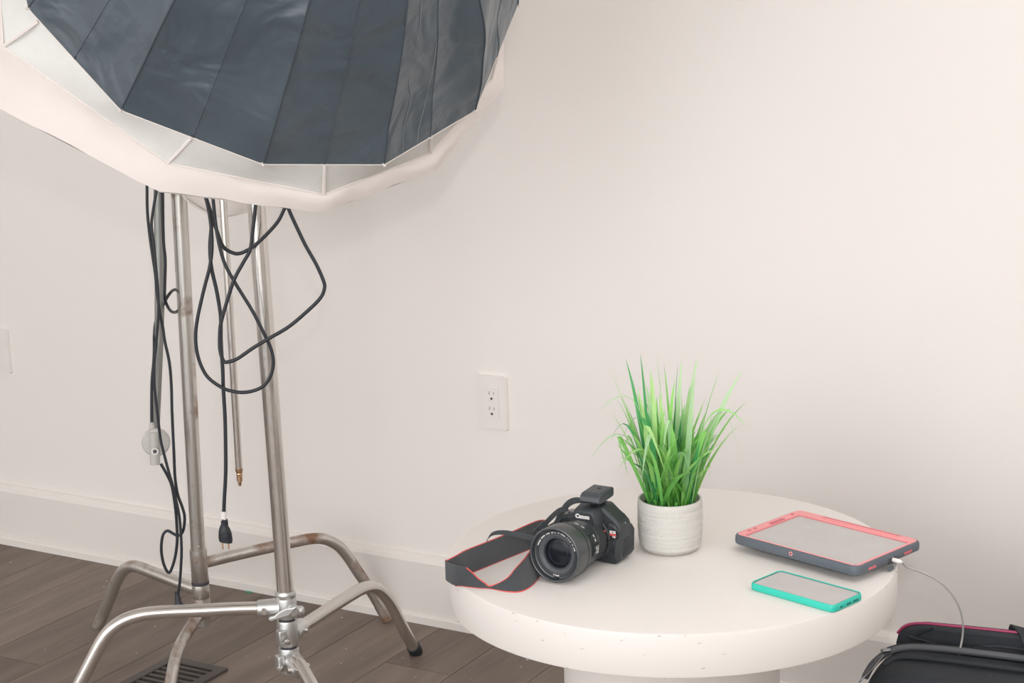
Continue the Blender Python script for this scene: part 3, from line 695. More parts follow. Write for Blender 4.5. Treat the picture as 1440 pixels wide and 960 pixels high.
# ================================================================ POTTED GRASS
pc = Vector((.2415, 2.783, TZ))
t = thing('potted_grass', 'artificial green grass in an off white ribbed ceramic pot on the table', 'plant', pc)
PH = .083
def pot_r(r, h, k):
    if not (.006 < h < PH - .006) or r < .038: return r
    ph = (h - .006) / (PH - .012) * 10
    row = int(ph); f = ph - row
    g = (k + (f if row % 2 else 1 - f) * 2.2 * 2.6)
    tri = abs((g / 4.0) % 1 - .5) * 2
    gap = 1 if .08 < f < .92 else .2
    return r + .0016 * (tri - .5) * gap - (.0007 if not .08 < f < .92 else 0)
prof = [(0, .0), (.038, .0), (.0425, .002), (.0455, .006)]
for k in range(41):
    h = .008 + (PH - .014) * k / 40; prof.append((.0462 + .0044 * math.sin(min(1, (h + .004) / .045) * PI / 2), h))
prof += [(.0505, PH - .003), (.0498, PH), (.0470, PH), (.0462, PH - .003), (.0455, PH - .012), (0, PH - .013)]
obj('pot', lathe(prof, seg=288, fn=pot_r), POTM, t)
obj('filler', lathe([(0, PH - .006), (.02, PH - .007), (.044, PH - .011), (.0455, PH - .013), (0, PH - .014)], seg=32, fn=lambda r, h, k: r * (1 + .02 * math.sin(k * 5))), SOIL, t)
def blade(root, tip, lift, wd, m, twist=0.0, mid=None):
    root = Vector(root); tip = Vector(tip)
    c = mid and Vector(mid) or Vector((root.x + (tip.x - root.x) * .35, root.y + (tip.y - root.y) * .35, max(root.z, root.z + (tip.z - root.z) * .62 + lift)))
    bm = bmesh.new(); rows = []; n = 9
    horiz = Vector((tip.x - root.x, tip.y - root.y, 0))
    base = horiz.cross(Vector((0, 0, 1)))
    base = base.normalized() if base.length > 1e-4 else Vector((1, 0, 0))
    ang0 = random.uniform(-.7, .7)
    for j in range(n + 1):
        s = j / n
        p = root * (1 - s) ** 2 + c * 2 * s * (1 - s) + tip * s * s
        tg = ((c - root) * (1 - s) + (tip - c) * s).normalized()
        sd = Matrix.Rotation(ang0 + twist * s, 3, tg) @ base
        sd = (sd - tg * sd.dot(tg)).normalized(); nn = tg.cross(sd)
        wdt = wd * (.55 + 1.6 * s - 1.2 * s * s) * (1 - s ** 3.2) + .0002
        rows.append([bm.verts.new(p - sd * wdt / 2 + nn * wdt * .16), bm.verts.new(p), bm.verts.new(p + sd * wdt / 2 + nn * wdt * .16)])
    for a, b in zip(rows, rows[1:]):
        bm.faces.new((a[0], a[1], b[1], b[0])); bm.faces.new((a[1], a[2], b[2], b[1]))
    return obj('blade', bm, m, t)
def rootp():
    a = random.uniform(0, 2 * PI); r = .036 * math.sqrt(random.random()); return (math.cos(a) * r, math.sin(a) * r, PH - .012)
def px(x, y): return ((x - 940) / 885.0, (698 - y) / 845.0 + PH)
tips = [(857,517,.006,1),(882,511,.0055,2),(902,504,.005,2),(922,498,.0045,0),(953,516,.007,2),(961,516,.006,3),(978,509,.007,3),(983,516,.007,1),(1009,521,.0055,0),
        (1045,532,.0062,3),(1046,571,.0065,0),(1014,591,.006,3),(972,527,.007,3),(935,520,.006,0),(912,515,.007,1),(905,530,.007,3),(895,540,.007,1),(945,530,.006,0),
        (968,545,.008,3),(990,560,.007,1),(1000,575,.006,0),(885,600,.006,1),(925,545,.009,1),(918,560,.009,0),(930,575,.009,1),(950,560,.008,2),(915,525,.006,1),(898,560,.007,0),
        (880,575,.006,0),(874,560,.006,0),(888,610,.006,2),(867,620,.005,0),(863,590,.005,1),(940,590,.009,0),(905,590,.008,1),(965,580,.008,0),(975,600,.008,1),(990,600,.006,0)]
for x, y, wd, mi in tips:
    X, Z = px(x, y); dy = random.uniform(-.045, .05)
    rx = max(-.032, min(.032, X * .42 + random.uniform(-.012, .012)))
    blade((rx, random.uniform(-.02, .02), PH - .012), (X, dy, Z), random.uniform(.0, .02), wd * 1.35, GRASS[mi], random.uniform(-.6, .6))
arch = [((1032,643),(1003,585),.004,3),((840,571),(895,575),.004,3),((830,627),(880,615),.0035,3),((855,616),(885,606),.0045,2),((867,645),(905,636),.0045,1),((898,660),(915,612),.007,3),
        ((970,687),(955,638),.008,3),((927,626),(938,598),.006,3),((990,660),(985,610),.006,0),((878,665),(885,620),.006,0),((948,668),(920,600),.007,2),((975,650),(968,612),.007,3),
        ((880,655),(870,615),.006,0),((930,650),(905,600),.006,1),((872,600),(905,595),.005,2),((1040,590),(990,590),.004,0)]
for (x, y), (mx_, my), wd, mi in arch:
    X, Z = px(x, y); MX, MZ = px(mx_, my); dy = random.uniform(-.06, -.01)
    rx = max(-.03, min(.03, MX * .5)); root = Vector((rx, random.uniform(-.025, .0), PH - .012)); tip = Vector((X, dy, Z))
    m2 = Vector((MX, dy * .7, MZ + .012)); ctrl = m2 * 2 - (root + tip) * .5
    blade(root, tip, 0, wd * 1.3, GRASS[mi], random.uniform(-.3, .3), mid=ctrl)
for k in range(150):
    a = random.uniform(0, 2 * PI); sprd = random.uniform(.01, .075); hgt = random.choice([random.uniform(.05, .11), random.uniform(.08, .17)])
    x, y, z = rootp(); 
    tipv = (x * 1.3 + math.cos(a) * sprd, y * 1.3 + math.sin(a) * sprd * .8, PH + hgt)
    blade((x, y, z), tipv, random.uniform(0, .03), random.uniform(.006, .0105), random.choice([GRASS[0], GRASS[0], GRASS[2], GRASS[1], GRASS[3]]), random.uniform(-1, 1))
for k in range(26):                                # short stubble curling at the rim
    a = random.uniform(0, 2 * PI); r = random.uniform(.032, .043)
    x, y = math.cos(a) * r, math.sin(a) * r; q = random.uniform(1.02, 1.22)
    blade((x * .9, y * .9, PH - .012), (x * q, y * q, PH + random.uniform(-.002, .016)), random.uniform(.01, .02), random.uniform(.003, .005), random.choice(GRASS[:3]), 0)

# ================================================================ TABLET AND PHONE
def rot_loc(t, ax_deg): t.rotation_euler = (0, 0, math.radians(ax_deg))
t = thing('tablet', 'tablet in a pink and slate grey rugged case, charging near the table edge', 'tablet', (.480, 2.739, TZ), math.radians(-46.2))
t.location = (.4805, 2.7385, TZ)
HX, HY = .1195, .0855
Z0, Z1 = .0105, .0265
bm = bmesh.new()
n = len(rrect(1, 1, .1))
layers = [(HX - .004, HY - .004, .012, Z0), (HX - .0008, HY - .0008, .013, Z0 + .002), (HX, HY, .014, Z0 + .006), (HX - .0002, HY - .0002, .0138, Z1 - .0035), (HX - .002, HY - .002, .0125, Z1 - .0005), (HX - .004, HY - .004, .011, Z1), (HX - .0045, HY - .0045, .011, Z1 - .0015)]
rows = [[bm.verts.new((p[0], p[1], z)) for p in rrect(hx, hy, r)] for hx, hy, r, z in layers]
for a, b in zip(rows, rows[1:]):
    for k in range(n): bm.faces.new((a[k], a[(k + 1) % n], b[(k + 1) % n], b[k]))
bm.faces.new(rows[0]); bm.faces.new(rows[-1][::-1])
sh = obj('case_shell', bm, CASEG, t)
# pink bezel with a wide back edge and a wide left edge
bm = bmesh.new()
def srect(x0, x1, y0, y1, r):
    return [(p[0] + (x0 + x1) / 2, p[1] + (y0 + y1) / 2) for p in rrect((x1 - x0) / 2, (y1 - y0) / 2, r)]
add_frame(bm, srect(-HX + .0042, HX - .0042, -HY + .0042, HY - .0042, .0105), srect(-HX + .020, HX - .0085, -HY + .0068, HY - .0235, .003), Z1 - .003, Z1 + .0006)
bz = obj('case_bezel', bm, PINK, t, bevel=.0004)
bz['label'] = 'pink inner bezel'
obj('bezel_groove', add_frame(bmesh.new(), srect(-HX + .0198, HX - .0083, -HY + .0066, HY - .0233, .003), srect(-HX + .0212, HX - .0095, -HY + .0078, HY - .0248, .002), Z1 - .004, Z1 - .0011), PINKD, bz, smooth=False)
obj('screen', slab((2 * HX - .031) / 2, (2 * HY - .0265) / 2, .002, Z1 - .005, Z1 - .0014, cx=.00575, cy=-.0063), SCREEN, t, smooth=False)
obj('bezel_ridge', slab(.075, .0022, .002, Z1, Z1 + .0016, cx=.01, cy=HY - .0150), PINK, bz)
obj('pen_slot', slab(.074, .0015, .0014, Z1, Z1 + .0008, cx=.01, cy=HY - .0085), PINKD, bz)
obj('bezel_notch', slab(.004, .018, .001, Z1 - .001, Z1 + .0009, cx=-HX + .0155, cy=.010), PINKD, bz)
for yy in (-.055, -.041, .055): obj('bezel_hole', slab(.0026, .0032, .0008, Z1, Z1 + .0009, cx=-HX + .0115, cy=yy), PINKD, bz)
obj('camera_ring', lathe([(.0017, 0), (.0033, 0), (.0033, .0008), (.0017, .0008)], (-.0035, -HY + .0003, Z0 + .0098), (0, -1, 0), 24), PINK, sh)
obj('camera_dot', lathe([(0, 0), (.0014, 0), (0, .0004)], (-.0035, -HY + .0001, Z0 + .0098), (0, -1, 0), 16), SLOT, sh)
for yy, ln in ((-.048, .020), (.045, .020)): obj('speaker_port', box((HX - .0002, yy, Z0 + .0065), (.0012, ln, .0042)), PINKD, sh, bevel=.0005)
obj('charge_port', box((HX - .001, .004, Z0 + .0045), (.004, .020, .009)), SLOT, sh, bevel=.001)
obj('port_flap', box((HX + .0025, -.004, .0048), (.004, .013, .006)), CASEG, sh, bevel=.001)
obj('kickstand', slab(.085, .055, .01, .0, Z0 + .001, cx=.01, cy=.010), CASEG, t)
bm = bmesh.new()
for k in range(7):
    add_box(bm, (random.uniform(-.08, .09), random.uniform(-.06, .05), Z1 - .0012), (.0012, .0008, .0004))
q = obj('dust_fleck', bm, WHITEP, t, smooth=False); q['kind'] = 'stuff'

ta = math.radians(-46.2)
port = Vector((.4805, 2.7385, TZ)) + Vector((math.cos(ta) * (HX + .001) - math.sin(ta) * .004, math.sin(ta) * (HX + .001) + math.cos(ta) * .004, Z0 + .0055))
dx = Vector((math.cos(ta), math.sin(ta), 0))
t = thing('charging_cable', 'thin white charging cable arching from the tablet down into the bag', 'cable', port)
p1 = port + dx * .016
obj('plug_head', tube([port - dx * .002, port, port + dx * .011, p1], [.0030, .0034, .0036, .0016], 14), WHITEPL, t, world=True)
CH = [tuple(p1), (.5898, 2.6643, .5228), (.612, 2.6802, .5098), (.6377, 2.6962, .493), (.664, 2.7121, .4692), (.684, 2.7281, .4394), (.6965, 2.744, .4083), (.7024, 2.76, .3758), (.6999, 2.765, .3451), (.698, 2.766, .325)]
obj('cable', tube(smooth_path(CH, 6), .0016, 8), WHITECABLE, t, world=True)

t = thing('phone', 'smartphone lying face up in a teal green case at the table front', 'phone', (.4195, 2.5575, TZ), math.radians(-45.5))
PX, PY = .0755, .0375
bm = bmesh.new(); layers = [(PX - .002, PY - .002, .008, 0), (PX - .0003, PY - .0003, .009, .0015), (PX, PY, .009, .005), (PX - .0002, PY - .0002, .009, .0095), (PX - .0012, PY - .0012, .008, .0112), (PX - .0030, PY - .0030, .0065, .0110), (PX - .0032, PY - .0032, .0062, .0098)]
rows = [[bm.verts.new((p[0], p[1], z)) for p in rrect(hx, hy, r)] for hx, hy, r, z in layers]
for a, b in zip(rows, rows[1:]):
    for k in range(n): bm.faces.new((a[k], a[(k + 1) % n], b[(k + 1) % n], b[k]))
bm.faces.new(rows[0]); bm.faces.new(rows[-1][::-1])
cs = obj('phone_case', bm, TEAL, t)
obj('screen', slab(PX - .0033, PY - .0033, .006, .009, .0101), SCREEN, t, smooth=False)
obj('screen_border', add_frame(bmesh.new(), rrect(PX - .0033, PY - .0033, .006), rrect(PX - .0045, PY - .0045, .005), .0099, .0103), CASEG, t, smooth=False)
for yy, ln in ((-.018, .005), (0.0, .010), (.017, .012)): obj('port_hole', box((PX - .0002, yy, .0048), (.0010, ln, .0034)), TEALD, cs, bevel=.0005)
obj('side_button', box((.0, -PY + .0002, .0062), (.012, .0012, .0022)), TEAL, cs, bevel=.0004)

# ================================================================ BAG
t = thing('camera_bag', 'black padded nylon camera bag with magenta piping standing right of the table', 'bag', (.53, 2.74, 0), -.42)
# local x along the bag, y to the back, z up
def loft(sections, name, m, par, cap=True):
    bm = bmesh.new(); rows = []
    for sec in sections: rows.append([bm.verts.new(p) for p in sec])
    q = len(rows[0])
    for a, b in zip(rows, rows[1:]):
        for k in range(q): bm.faces.new((a[k], a[(k + 1) % q], b[(k + 1) % q], b[k]))
    if cap: bm.faces.new(rows[0][::-1]); bm.faces.new(rows[-1])
    return obj(name, bm, m, par)
secs = []
for z, ins in ((0.0, .02), (.012, .006), (.05, 0), (.15, -.002), (.25, .002), (.285, .006), (.310, .013), (.326, .024), (.335, .036), (.339, .050)):
    secs.append([(p[0] + .232, p[1] + .035, z + .003 * pnoise(Vector((p[0] * 14, p[1] * 20, z * 20)))) for p in rrect(.225 - ins, .078 - ins * .55, max(.02, .048 - ins * .3), 8)])
loft(secs, 'bag_body', BAGM, t)
obj('zip_track', tube(smooth_path([(.012, .010, .312), (.020, .030, .328), (.034, .058, .337), (.055, .078, .341), (.09, .088, .343), (.16, .091, .3445), (.26, .091, .345), (.40, .091, .344)], 6), .0058, 12), BAGZ, t)
obj('zip_teeth', tube(smooth_path([(.034, .066, .342), (.055, .086, .345), (.09, .095, .3465), (.16, .098, .348), (.26, .098, .3485), (.40, .098, .3475)], 6), .0022, 8), BAGD, t)
obj('front_ridge', tube(smooth_path([(.006, -.005, .27), (.020, -.028, .300), (.05, -.040, .317), (.09, -.043, .322), (.20, -.043, .323), (.42, -.042, .321)], 6), .0042, 10), BAGM, t)
obj('top_welt', tube(smooth_path([(.040, .015, .334), (.055, .034, .341), (.09, .043, .343), (.20, .045, .344), (.40, .045, .344)], 6), .0038, 10), BAGM, t)
fp = obj('front_pocket', add_prism(bmesh.new(), [(.045, .02), (.41, .02), (.41, .27), (.39, .292), (.075, .295), (.050, .275)], lambda p: (p[0], -.036, p[1]), lambda p: (p[0], -.056, p[1])), BAGM, t, bevel=.008)
obj('pocket_zip', tube([(.062, -.0565, .262), (.12, -.057, .268), (.39, -.057, .264)], .003, 8), BAGZ, fp)
# raised back flap
def flap_poly(d): return [(.036 + d, .10), (.036 + d, .335), (.039 + d, .350 - d), (.048 + d, .361 - d), (.062 + d, .368 - d), (.085, .3715 - d), (.133, .373 - d), (.218, .375 - d), (.30, .376 - d), (.42, .375 - d), (.42, .10)]
flp = obj('back_flap', add_prism(bmesh.new(), flap_poly(.002), lambda p: (p[0], .112, p[1]), lambda p: (p[0], .140, p[1])), BAGM, t, bevel=.005)
obj('magenta_piping', tube(smooth_path([(.0385, .124, .348), (.048, .124, .360), (.062, .124, .367), (.085, .124, .3705), (.133, .124, .372), (.218, .124, .374), (.30, .124, .375), (.42, .124, .374)], 6), .0024, 8), MAGENTA, flp)['label'] = 'magenta piping'
obj('flap_crease', tube(smooth_path([(.060, .111, .350), (.085, .109, .347), (.110, .108, .340), (.135, .108, .336), (.160, .108, .341), (.185, .109, .351), (.22, .110, .353), (.30, .111, .351), (.40, .111, .350)], 6), .0030, 8), BAGM, flp)
obj('flap_fold', tube(smooth_path([(.072, .110, .353), (.083, .109, .362), (.098, .110, .369)], 5), .0028, 8), BAGD, flp)
obj('pocket_mouth', slab(.13, .007, .005, .30, .351, cx=.295, cy=.104), BAGD, t)
for (a, b) in (((.008, -.010, .312), (.036, .030, .345)), ((-.012, -.020, .290), (-.002, -.026, .304))):
    A = Vector(a); Bq = Vector(b); mdl = (A + Bq) / 2; sd = Vector((.5, -.8, .2)).normalized() * .005
    obj('zipper_pull', tube(smooth_path([A, mdl - sd, Bq, mdl + sd, A], 5)[:-1], .0015, 8, closed=True), METALD, t)
obj('zipper_slider', box((.036, .050, .345), (.016, .009, .006), Matrix.Rotation(.6, 3, 'Z')), METALD, t, bevel=.002)
obj('carry_strap', ribbon([(.212, .140, .355), (.214, .138, .380), (.232, .115, .376), (.25, .085, .362), (.30, .05, .350)], [(.245, .140, .355), (.240, .138, .376), (.262, .12, .372), (.285, .095, .360), (.335, .06, .350)], .003), BAGM, t)

# ================================================================ CAMERA
CO = Vector((.114, 2.731, TZ)); CA = math.radians(149)
t = thing('dslr_camera', 'black digital reflex camera with wide zoom lens and red edged neck strap', 'camera', CO, CA)
# local frame: +Y out of the lens, +Z up, viewer's right = -X
def ext(poly, y0, y1, s0=1.0, s1=1.0):
    """front outline (viewer's right, up) extruded from y0 to y1"""
    return add_prism(bmesh.new(), poly, lambda p: (-p[0] * s0, y0, p[1]), lambda p: (-p[0] * s1, y1, p[1]))
outl = [(-.062, .0), (.040, .0), (.0462, .003), (.0495, .010), (.0530, .046), (.0530, .058), (.0500, .066), (.043, .073), (.034, .079), (.0255, .086), (.021, .0905), (-.019, .0905), (-.0235, .085), (-.030, .073), (-.040, .069), (-.060, .066), (-.064, .060), (-.064, .006)]
body = obj('camera_body', ext(outl, -.036, .0), BLACKP, t, bevel=.0045)
obj('screen_back', ext([(-.055, .004), (.045, .004), (.050, .012), (.051, .046), (.046, .054), (-.055, .056)], -.050, -.034), BLACKP, body, bevel=.002)
obj('hand_grip', ext([(-.066, .001), (-.046, .001), (-.042, .01), (-.042, .050), (-.048, .056), (-.064, .056), (-.068, .05), (-.068, .006)], -.01, .020), BLACKG, body, bevel=.007)
bm = bmesh.new(); rows = []
for y, hw, zb, zt in ((-.020, .0225, .060, .0895), (.002, .0225, .060, .0915), (.012, .0215, .060, .0905), (.019, .0200, .064, .0895), (.0235, .0180, .069, .0870)):
    rows.append([bm.verts.new((-q[0] * hw, y, zb + (zt - zb) * q[1])) for q in ((-1.12, 0), (-1.05, .45), (-.90, .85), (-.72, 1), (.72, 1), (.90, .85), (1.05, .45), (1.12, 0))])
for a, b in zip(rows, rows[1:]):
    for k in range(8): bm.faces.new((a[k], a[(k + 1) % 8], b[(k + 1) % 8], b[k]))
bm.faces.new(rows[0]); bm.faces.new(rows[-1][::-1])
obj('prism_hump', bm, BLACKP, body, bevel=.002)
obj('side_swell', ext([(.024, .012), (.046, .008), (.0500, .054), (.045, .064), (.030, .068)], -.02, .0035), BLACKP, body, bevel=.0035)
obj('mount_plate', lathe([(0, -.002), (.0365, -.002), (.0365, .004), (.034, .006), (0, .006)], (0, 0, .039), (0, 1, 0), 64), BLACKD, body)
obj('release_button', lathe([(0, 0), (.0055, 0), (.0058, .003), (.005, .004), (.003, .0035), (0, .0035)], (-.0385, .0028, .0350), (0, 1, 0), 24), BLACKG, body)
obj('preview_button', lathe([(0, 0), (.0022, 0), (.002, .002), (0, .002)], (-.041, .0028, .0215), (0, 1, 0), 16), BLACKD, body)
obj('port_door', box((-.0512, -.020, .026), (.0016, .016, .030), Matrix.Rotation(-.09, 3, 'Y')), BLACKG, body, bevel=.001)
obj('mode_dial', lathe([(0, 0), (.0085, 0), (.0085, .006), (.0075, .007), (0, .007)], (.036, -.012, .067), (0, 0, 1), 28, fn=lambda r, h, k: r * (1 + .03 * (k % 2))), METALD, body)
obj('shutter_button', lathe([(0, 0), (.005, 0), (.0045, .003), (0, .003)], (.056, .006, .056), (0, .2, 1), 20), METALD, body)
for x in (-.048, .060): 
    obj('strap_lug', tube([(x + .003 * math.cos(a), -.02 + .001, .062 + .0035 * math.sin(a)) for a in [2 * PI * k / 14 for k in range(14)]], .0009, 6, closed=True), METALD, body)
obj('badge_disc', lathe([(0, 0), (.0092, 0), (.0092, .0006), (0, .0007)], (-.0415, .0032, .0498), (0, 1, 0), 28), BLACKD, body)
TXT = Matrix(((-1, 0, 0, 0), (0, 0, 1, 0), (0, 1, 0, 0), (0, 0, 0, 1)))       # text (right, up) onto the front face
def ftext(s, size, m, x, y, z, tilt=0.0, bold=.0003, par=body):
    mt = Matrix.Translation((-x, y, z)) @ Matrix.Rotation(tilt, 4, 'X') @ TXT
    return text_mesh('lettering', s, size, m, par, mt, .0003, bold)
ftext('Canon', .0090, WHITEP, -.001, .0241, .0785, 0, .0005)
ftext('EOS', .0058, WHITEP, .0405, .0042, .0535)
ftext('REBEL', .0042, REDP, .0410, .0042, .0497, 0, .0004)
ftext('T3i', .0040, WHITEP, .0425, .0042, .0462, 0, .0002)
obj('white_mark', lathe([(0, 0), (.0012, 0), (0, .0008)], (-.0275, .0035, .0585), (0, 1, 0), 12), WHITEP, body)
# lens
LZ = .038
ln = obj('zoom_lens', lathe([(.0, .004), (.0310, .004), (.0320, .010), (.0330, .012), (.0336, .014), (.0336, .036), (.0332, .0375), (.0348, .0385), (.0358, .041), (.0360, .066), (.0368, .0675), (.0396, .072), (.0418, .078), (.0425, .084), (.0425, .1165), (.0420, .118), (.0405, .1185), (.0393, .118), (.0385, .116), (.0380, .110), (.0365, .1095), (.0355, .111), (.0300, .110), (.0290, .1098), (.0245, .1080), (.0232, .106), (.0225, .101), (0, .097)], (0, 0, LZ), (0, 1, 0), 96), BLACKS, t)
ln.rotation_euler = (.06, 0, 0)
obj('zoom_ring', lathe([(.0334, .0145), (.0346, .015), (.0346, .0335), (.0334, .034)], (0, 0, LZ), (0, 1, 0), 144, fn=lambda r, h, k: r - (.0009 if k % 3 == 0 else 0)), BLACKG, ln)
obj('barrel_line', lathe([(.0428, .0845), (.0430, .085), (.0430, .0860), (.0428, .0865)], (0, 0, LZ), (0, 1, 0), 96), BLACKD, ln)
obj('name_ring', lathe([(.0350, .1112), (.0310, .1106), (.0310, .1100), (.0350, .1100)], (0, 0, LZ), (0, 1, 0), 96), BLACKD, ln)
obj('inner_ring', lathe([(.0300, .1100), (.0303, .1108), (.0296, .1110), (.0240, .1092), (.0228, .1078), (.0224, .1040)], (0, 0, LZ), (0, 1, 0), 96), GREYP, ln)
obj('front_glass', lathe([(0, .1068), (.008, .1064), (.015, .1054), (.021, .1040), (.0232, .1030), (.0232, .1015), (0, .1015)], (0, 0, LZ), (0, 1, 0), 64), GLASS, ln)
obj('inner_element', lathe([(.0155, .1052), (.0160, .1056), (.0165, .1053), (.0160, .1048)], (0, 0, LZ), (0, 1, 0), 48), BLACKD, ln)
s = 'CANON ZOOM LENS EF-S 17-55mm 1:2.8 IS USM'
for i, ch in enumerate(s):
    if ch == ' ': continue
    a = math.radians(-72 + 144 * i / (len(s) - 1))
    mt = Matrix.Translation((-math.sin(a) * .0329, .1113, LZ + math.cos(a) * .0329)) @ TXT @ Matrix.Rotation(-a, 4, 'Z')
    text_mesh('lettering', ch, .0029, WHITEP, ln, mt, .0001, .0001)
s = '77mm'
for i, ch in enumerate(s):
    a = math.radians(187 - 14 * i / 3.0)
    mt = Matrix.Translation((-math.sin(a) * .0329, .1113, LZ + math.cos(a) * .0329)) @ TXT @ Matrix.Rotation(-a + PI, 4, 'Z')
    text_mesh('lettering', ch, .0030, WHITEP, ln, mt, .0001, .0002)
# switch panel on the barrel, on the side facing the picture
def bpos(ang, r, y): return Vector((-math.sin(ang) * r, y, LZ + math.cos(ang) * r))
def on_barrel(ang, r, y):
    rad = Vector((-math.sin(ang), 0, math.cos(ang))); yy = Vector((0, 1, 0)); xx = yy.cross(rad) * -1
    # text right runs clockwise round the barrel seen from the front, text up points to the lens front
    m4 = Matrix.Identity(4); tgt = rad.cross(yy)
    right = Vector((-math.cos(ang), 0, -math.sin(ang))); up = rad.cross(right)
    for i in range(3): m4[i][0] = right[i]; m4[i][1] = up[i]; m4[i][2] = rad[i]
    p = bpos(ang, r, y); m4[0][3], m4[1][3], m4[2][3] = p
    return m4
for ang in (1.12, 1.62):
    bm = box((0, 0, 0), (.016, .015, .0022)); bmesh.ops.transform(bm, matrix=on_barrel(ang, .0361, .054), verts=bm.verts)
    sw = obj('switch_plate', bm, BLACKD, ln, bevel=.0008)
    bm = box((0, 0, .0012), (.006, .003, .002)); bmesh.ops.transform(bm, matrix=on_barrel(ang, .0363, .057), verts=bm.verts)
    obj('switch_slider', bm, BLACKP, sw, bevel=.0005)
for sx, ang, y, sz in (('AF', 1.02, .0535, .0042), ('MF', 1.22, .0535, .0042), ('ON', 1.52, .0535, .0042), ('OFF', 1.74, .0535, .0042), ('STABILIZER', 1.62, .0485, .0026), ('0.35m', .18, .062, .0036), ('USM', .5, .062, .003)):
    text_mesh('lettering', sx, sz, WHITEP, ln, on_barrel(ang, .0375, y), .0001, .00015)
obj('mount_dot', lathe([(0, 0), (.0018, 0), (.0014, .001), (0, .0011)], bpos(1.05, .0325, .0095), (-math.sin(1.05), 0, math.cos(1.05)), 14), REDP, ln)
obj('lens_nub', box((.0, .112, .0012), (.007, .006, .0024)), BLACKD, ln, bevel=.0008)
# radio trigger in the hot shoe
tg = obj('radio_trigger', bmesh_t := add_prism(bmesh.new(), [(-.032, .0995), (-.030, .1075), (-.024, .1115), (.016, .1135), (.0185, .1115), (.0185, .1005), (.015, .0985), (-.020, .0965), (-.028, .0968)], lambda p: (-.0225, -p[0] - .018, p[1]), lambda p: (.0115, -p[0] - .018, p[1])), GREYP, t, bevel=.002)
tg['label'] = 'grey black radio trigger on the hot shoe'
obj('trigger_top', box((-.0055, -.014, .1125), (.028, .034, .0012), Matrix.Rotation(-.05, 3, 'X')), GREYP, tg, bevel=.0005)
obj('test_button', lathe([(0, 0), (.003, 0), (.0026, .0012), (0, .0012)], (-.006, -.019, .1130), (0, 0, 1), 16), BLACKD, tg)
obj('lock_wheel', lathe([(0, .0905), (.010, .0905), (.0105, .0915), (.0105, .0945), (.010, .0955), (0, .0955)], (-.004, -.020, 0), (0, 0, 1), 40, fn=lambda r, h, k: r - (.0005 if k % 2 else 0)), BLACKD, tg)
obj('trigger_neck', box((-.004, -.020, .0955), (.020, .020, .006)), BLACKD, tg, bevel=.001)
obj('shoe_foot', box((-.002, -.018, .0905), (.018, .018, .003)), METALD, tg, smooth=False)

# neck strap: world coordinates, turned into the camera's frame
INV = (Matrix.Translation(CO) @ Matrix.Rotation(CA, 4, 'Z')).inverted()
def cobj(name, bm, m, par): bmesh.ops.transform(bm, matrix=INV, verts=bm.verts); return obj(name, bm, m, par)
T0 = TZ
S1lo = [(-.098, 2.655, T0 + .001), (-.080, 2.676, T0 + .001), (-.066, 2.694, T0 + .001), (-.042, 2.722, T0 + .001), (-.009, 2.760, T0 + .001), (.026, 2.800, T0 + .001), (.045, 2.818, T0 + .001)]
S1hi = [(-.108, 2.663, T0 + .030), (-.092, 2.676, T0 + .034), (-.078, 2.693, T0 + .036), (-.044, 2.726, T0 + .038), (-.010, 2.764, T0 + .039), (.030, 2.803, T0 + .043), (.045, 2.818, T0 + .040)]
st = cobj('neck_strap', ribbon(S1lo, S1hi, .0016), STRAPM, t)
def piping(path, par=st): cobj('red_piping', tube(smooth_path(path, 5), .0010, 6), STRAPR, par)
piping(S1lo); piping(S1hi)
# folded turn at the left
F1lo = [(-.1085, 2.650, T0 + .0035), (-.100, 2.640, T0 + .001), (-.0955, 2.634, T0 + .001)]
F1hi = [(-.1085, 2.655, T0 + .031), (-.093, 2.634, T0 + .0325), (-.0765, 2.622, T0 + .034)]
cobj('strap_fold', ribbon(F1lo, F1hi, .0016), STRAPM, st)
cobj('strap_fold', ribbon([(-.1085, 2.652, T0 + .0035), (-.109, 2.658, T0 + .003), (-.104, 2.660, T0 + .002), (-.098, 2.657, T0 + .001)], [(-.1085, 2.657, T0 + .031), (-.1095, 2.662, T0 + .031), (-.108, 2.665, T0 + .031), (-.104, 2.667, T0 + .031)], .0016), STRAPM, st)
S2lo = [(-.0955, 2.632, T0 + .001), (-.085, 2.631, T0 + .001), (-.074, 2.626, T0 + .001), (-.058, 2.620, T0 + .001), (-.042, 2.6165, T0 + .001), (-.018, 2.602, T0 + .001), (.003, 2.600, T0 + .001), (.022, 2.629, T0 + .001), (.036, 2.680, T0 + .001)]
S2hi = [(-.0770, 2.621, T0 + .033), (-.068, 2.620, T0 + .025), (-.060, 2.618, T0 + .017), (-.050, 2.616, T0 + .010), (-.041, 2.6135, T0 + .006), (-.018, 2.609, T0 + .018), (-.004, 2.622, T0 + .029), (.010, 2.646, T0 + .036), (.022, 2.685, T0 + .038)]
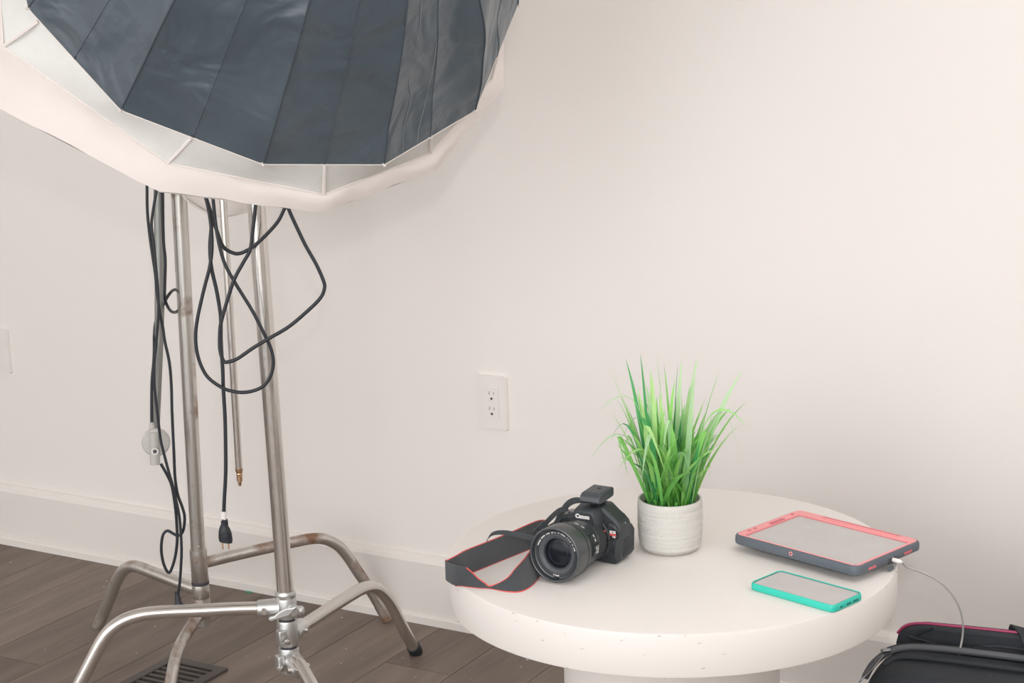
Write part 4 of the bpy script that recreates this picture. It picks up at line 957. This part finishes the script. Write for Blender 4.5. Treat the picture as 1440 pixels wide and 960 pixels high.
s2 = cobj('strap_fold', ribbon(S2lo, S2hi, .0016), STRAPM, st)
piping(S2lo); piping(S2hi)
cobj('logo_patch', ribbon([(.004, 2.622, T0 + .0175), (.008, 2.628, T0 + .0165)], [(.0035, 2.6225, T0 + .0190), (.0075, 2.6285, T0 + .0180)], .0024), WHITEP, st)
# thin webbing
W = .0048
def web(path, half=(0, 0, W)):
    h = Vector(half); return ribbon([Vector(p) - h for p in path], [Vector(p) + h for p in path], .0012)
cobj('thin_strap', web([(-.047, 2.735, T0 + .006), (-.049, 2.728, T0 + .028), (-.045, 2.722, T0 + .044), (-.036, 2.719, T0 + .053), (-.018, 2.712, T0 + .056), (.005, 2.702, T0 + .054), (.030, 2.692, T0 + .050)], (.0018, -.0018, .0040)), STRAPM, st)
cobj('thin_strap', web([(.030, 2.722, T0 + .054), (.040, 2.717, T0 + .063), (.052, 2.722, T0 + .074), (.066, 2.736, T0 + .081), (.080, 2.752, T0 + .080)], (-.001, -.001, .0045)), STRAPM, st)
cobj('thin_strap', web([(.058, 2.742, T0 + .048), (.062, 2.742, T0 + .060), (.070, 2.748, T0 + .075), (.082, 2.755, T0 + .087), (.096, 2.755, T0 + .0915), (.110, 2.750, T0 + .0885), (.122, 2.742, T0 + .0845)], (-.002, .001, .0045)), STRAPM, st)
cobj('thin_strap', web([(.058, 2.742, T0 + .046), (.066, 2.738, T0 + .044), (.078, 2.735, T0 + .047), (.088, 2.734, T0 + .052)], (0, 0, .0035)), STRAPM, st)
cobj('thin_strap', web([(.134, 2.752, T0 + .086), (.145, 2.748, T0 + .082), (.156, 2.740, T0 + .070), (.160, 2.735, T0 + .062)], (.002, .003, .002)), STRAPM, st)
cobj('buckle', box((.040, 2.716, T0 + .063), (.014, .004, .012), Matrix.Rotation(-.75, 3, 'Y')), BLACKP, st)
cobj('buckle', box((.030, 2.712, T0 + .054), (.008, .004, .013), Matrix.Rotation(-.75, 3, 'Y')), BLACKP, st)
bpy.context.view_layer.update()
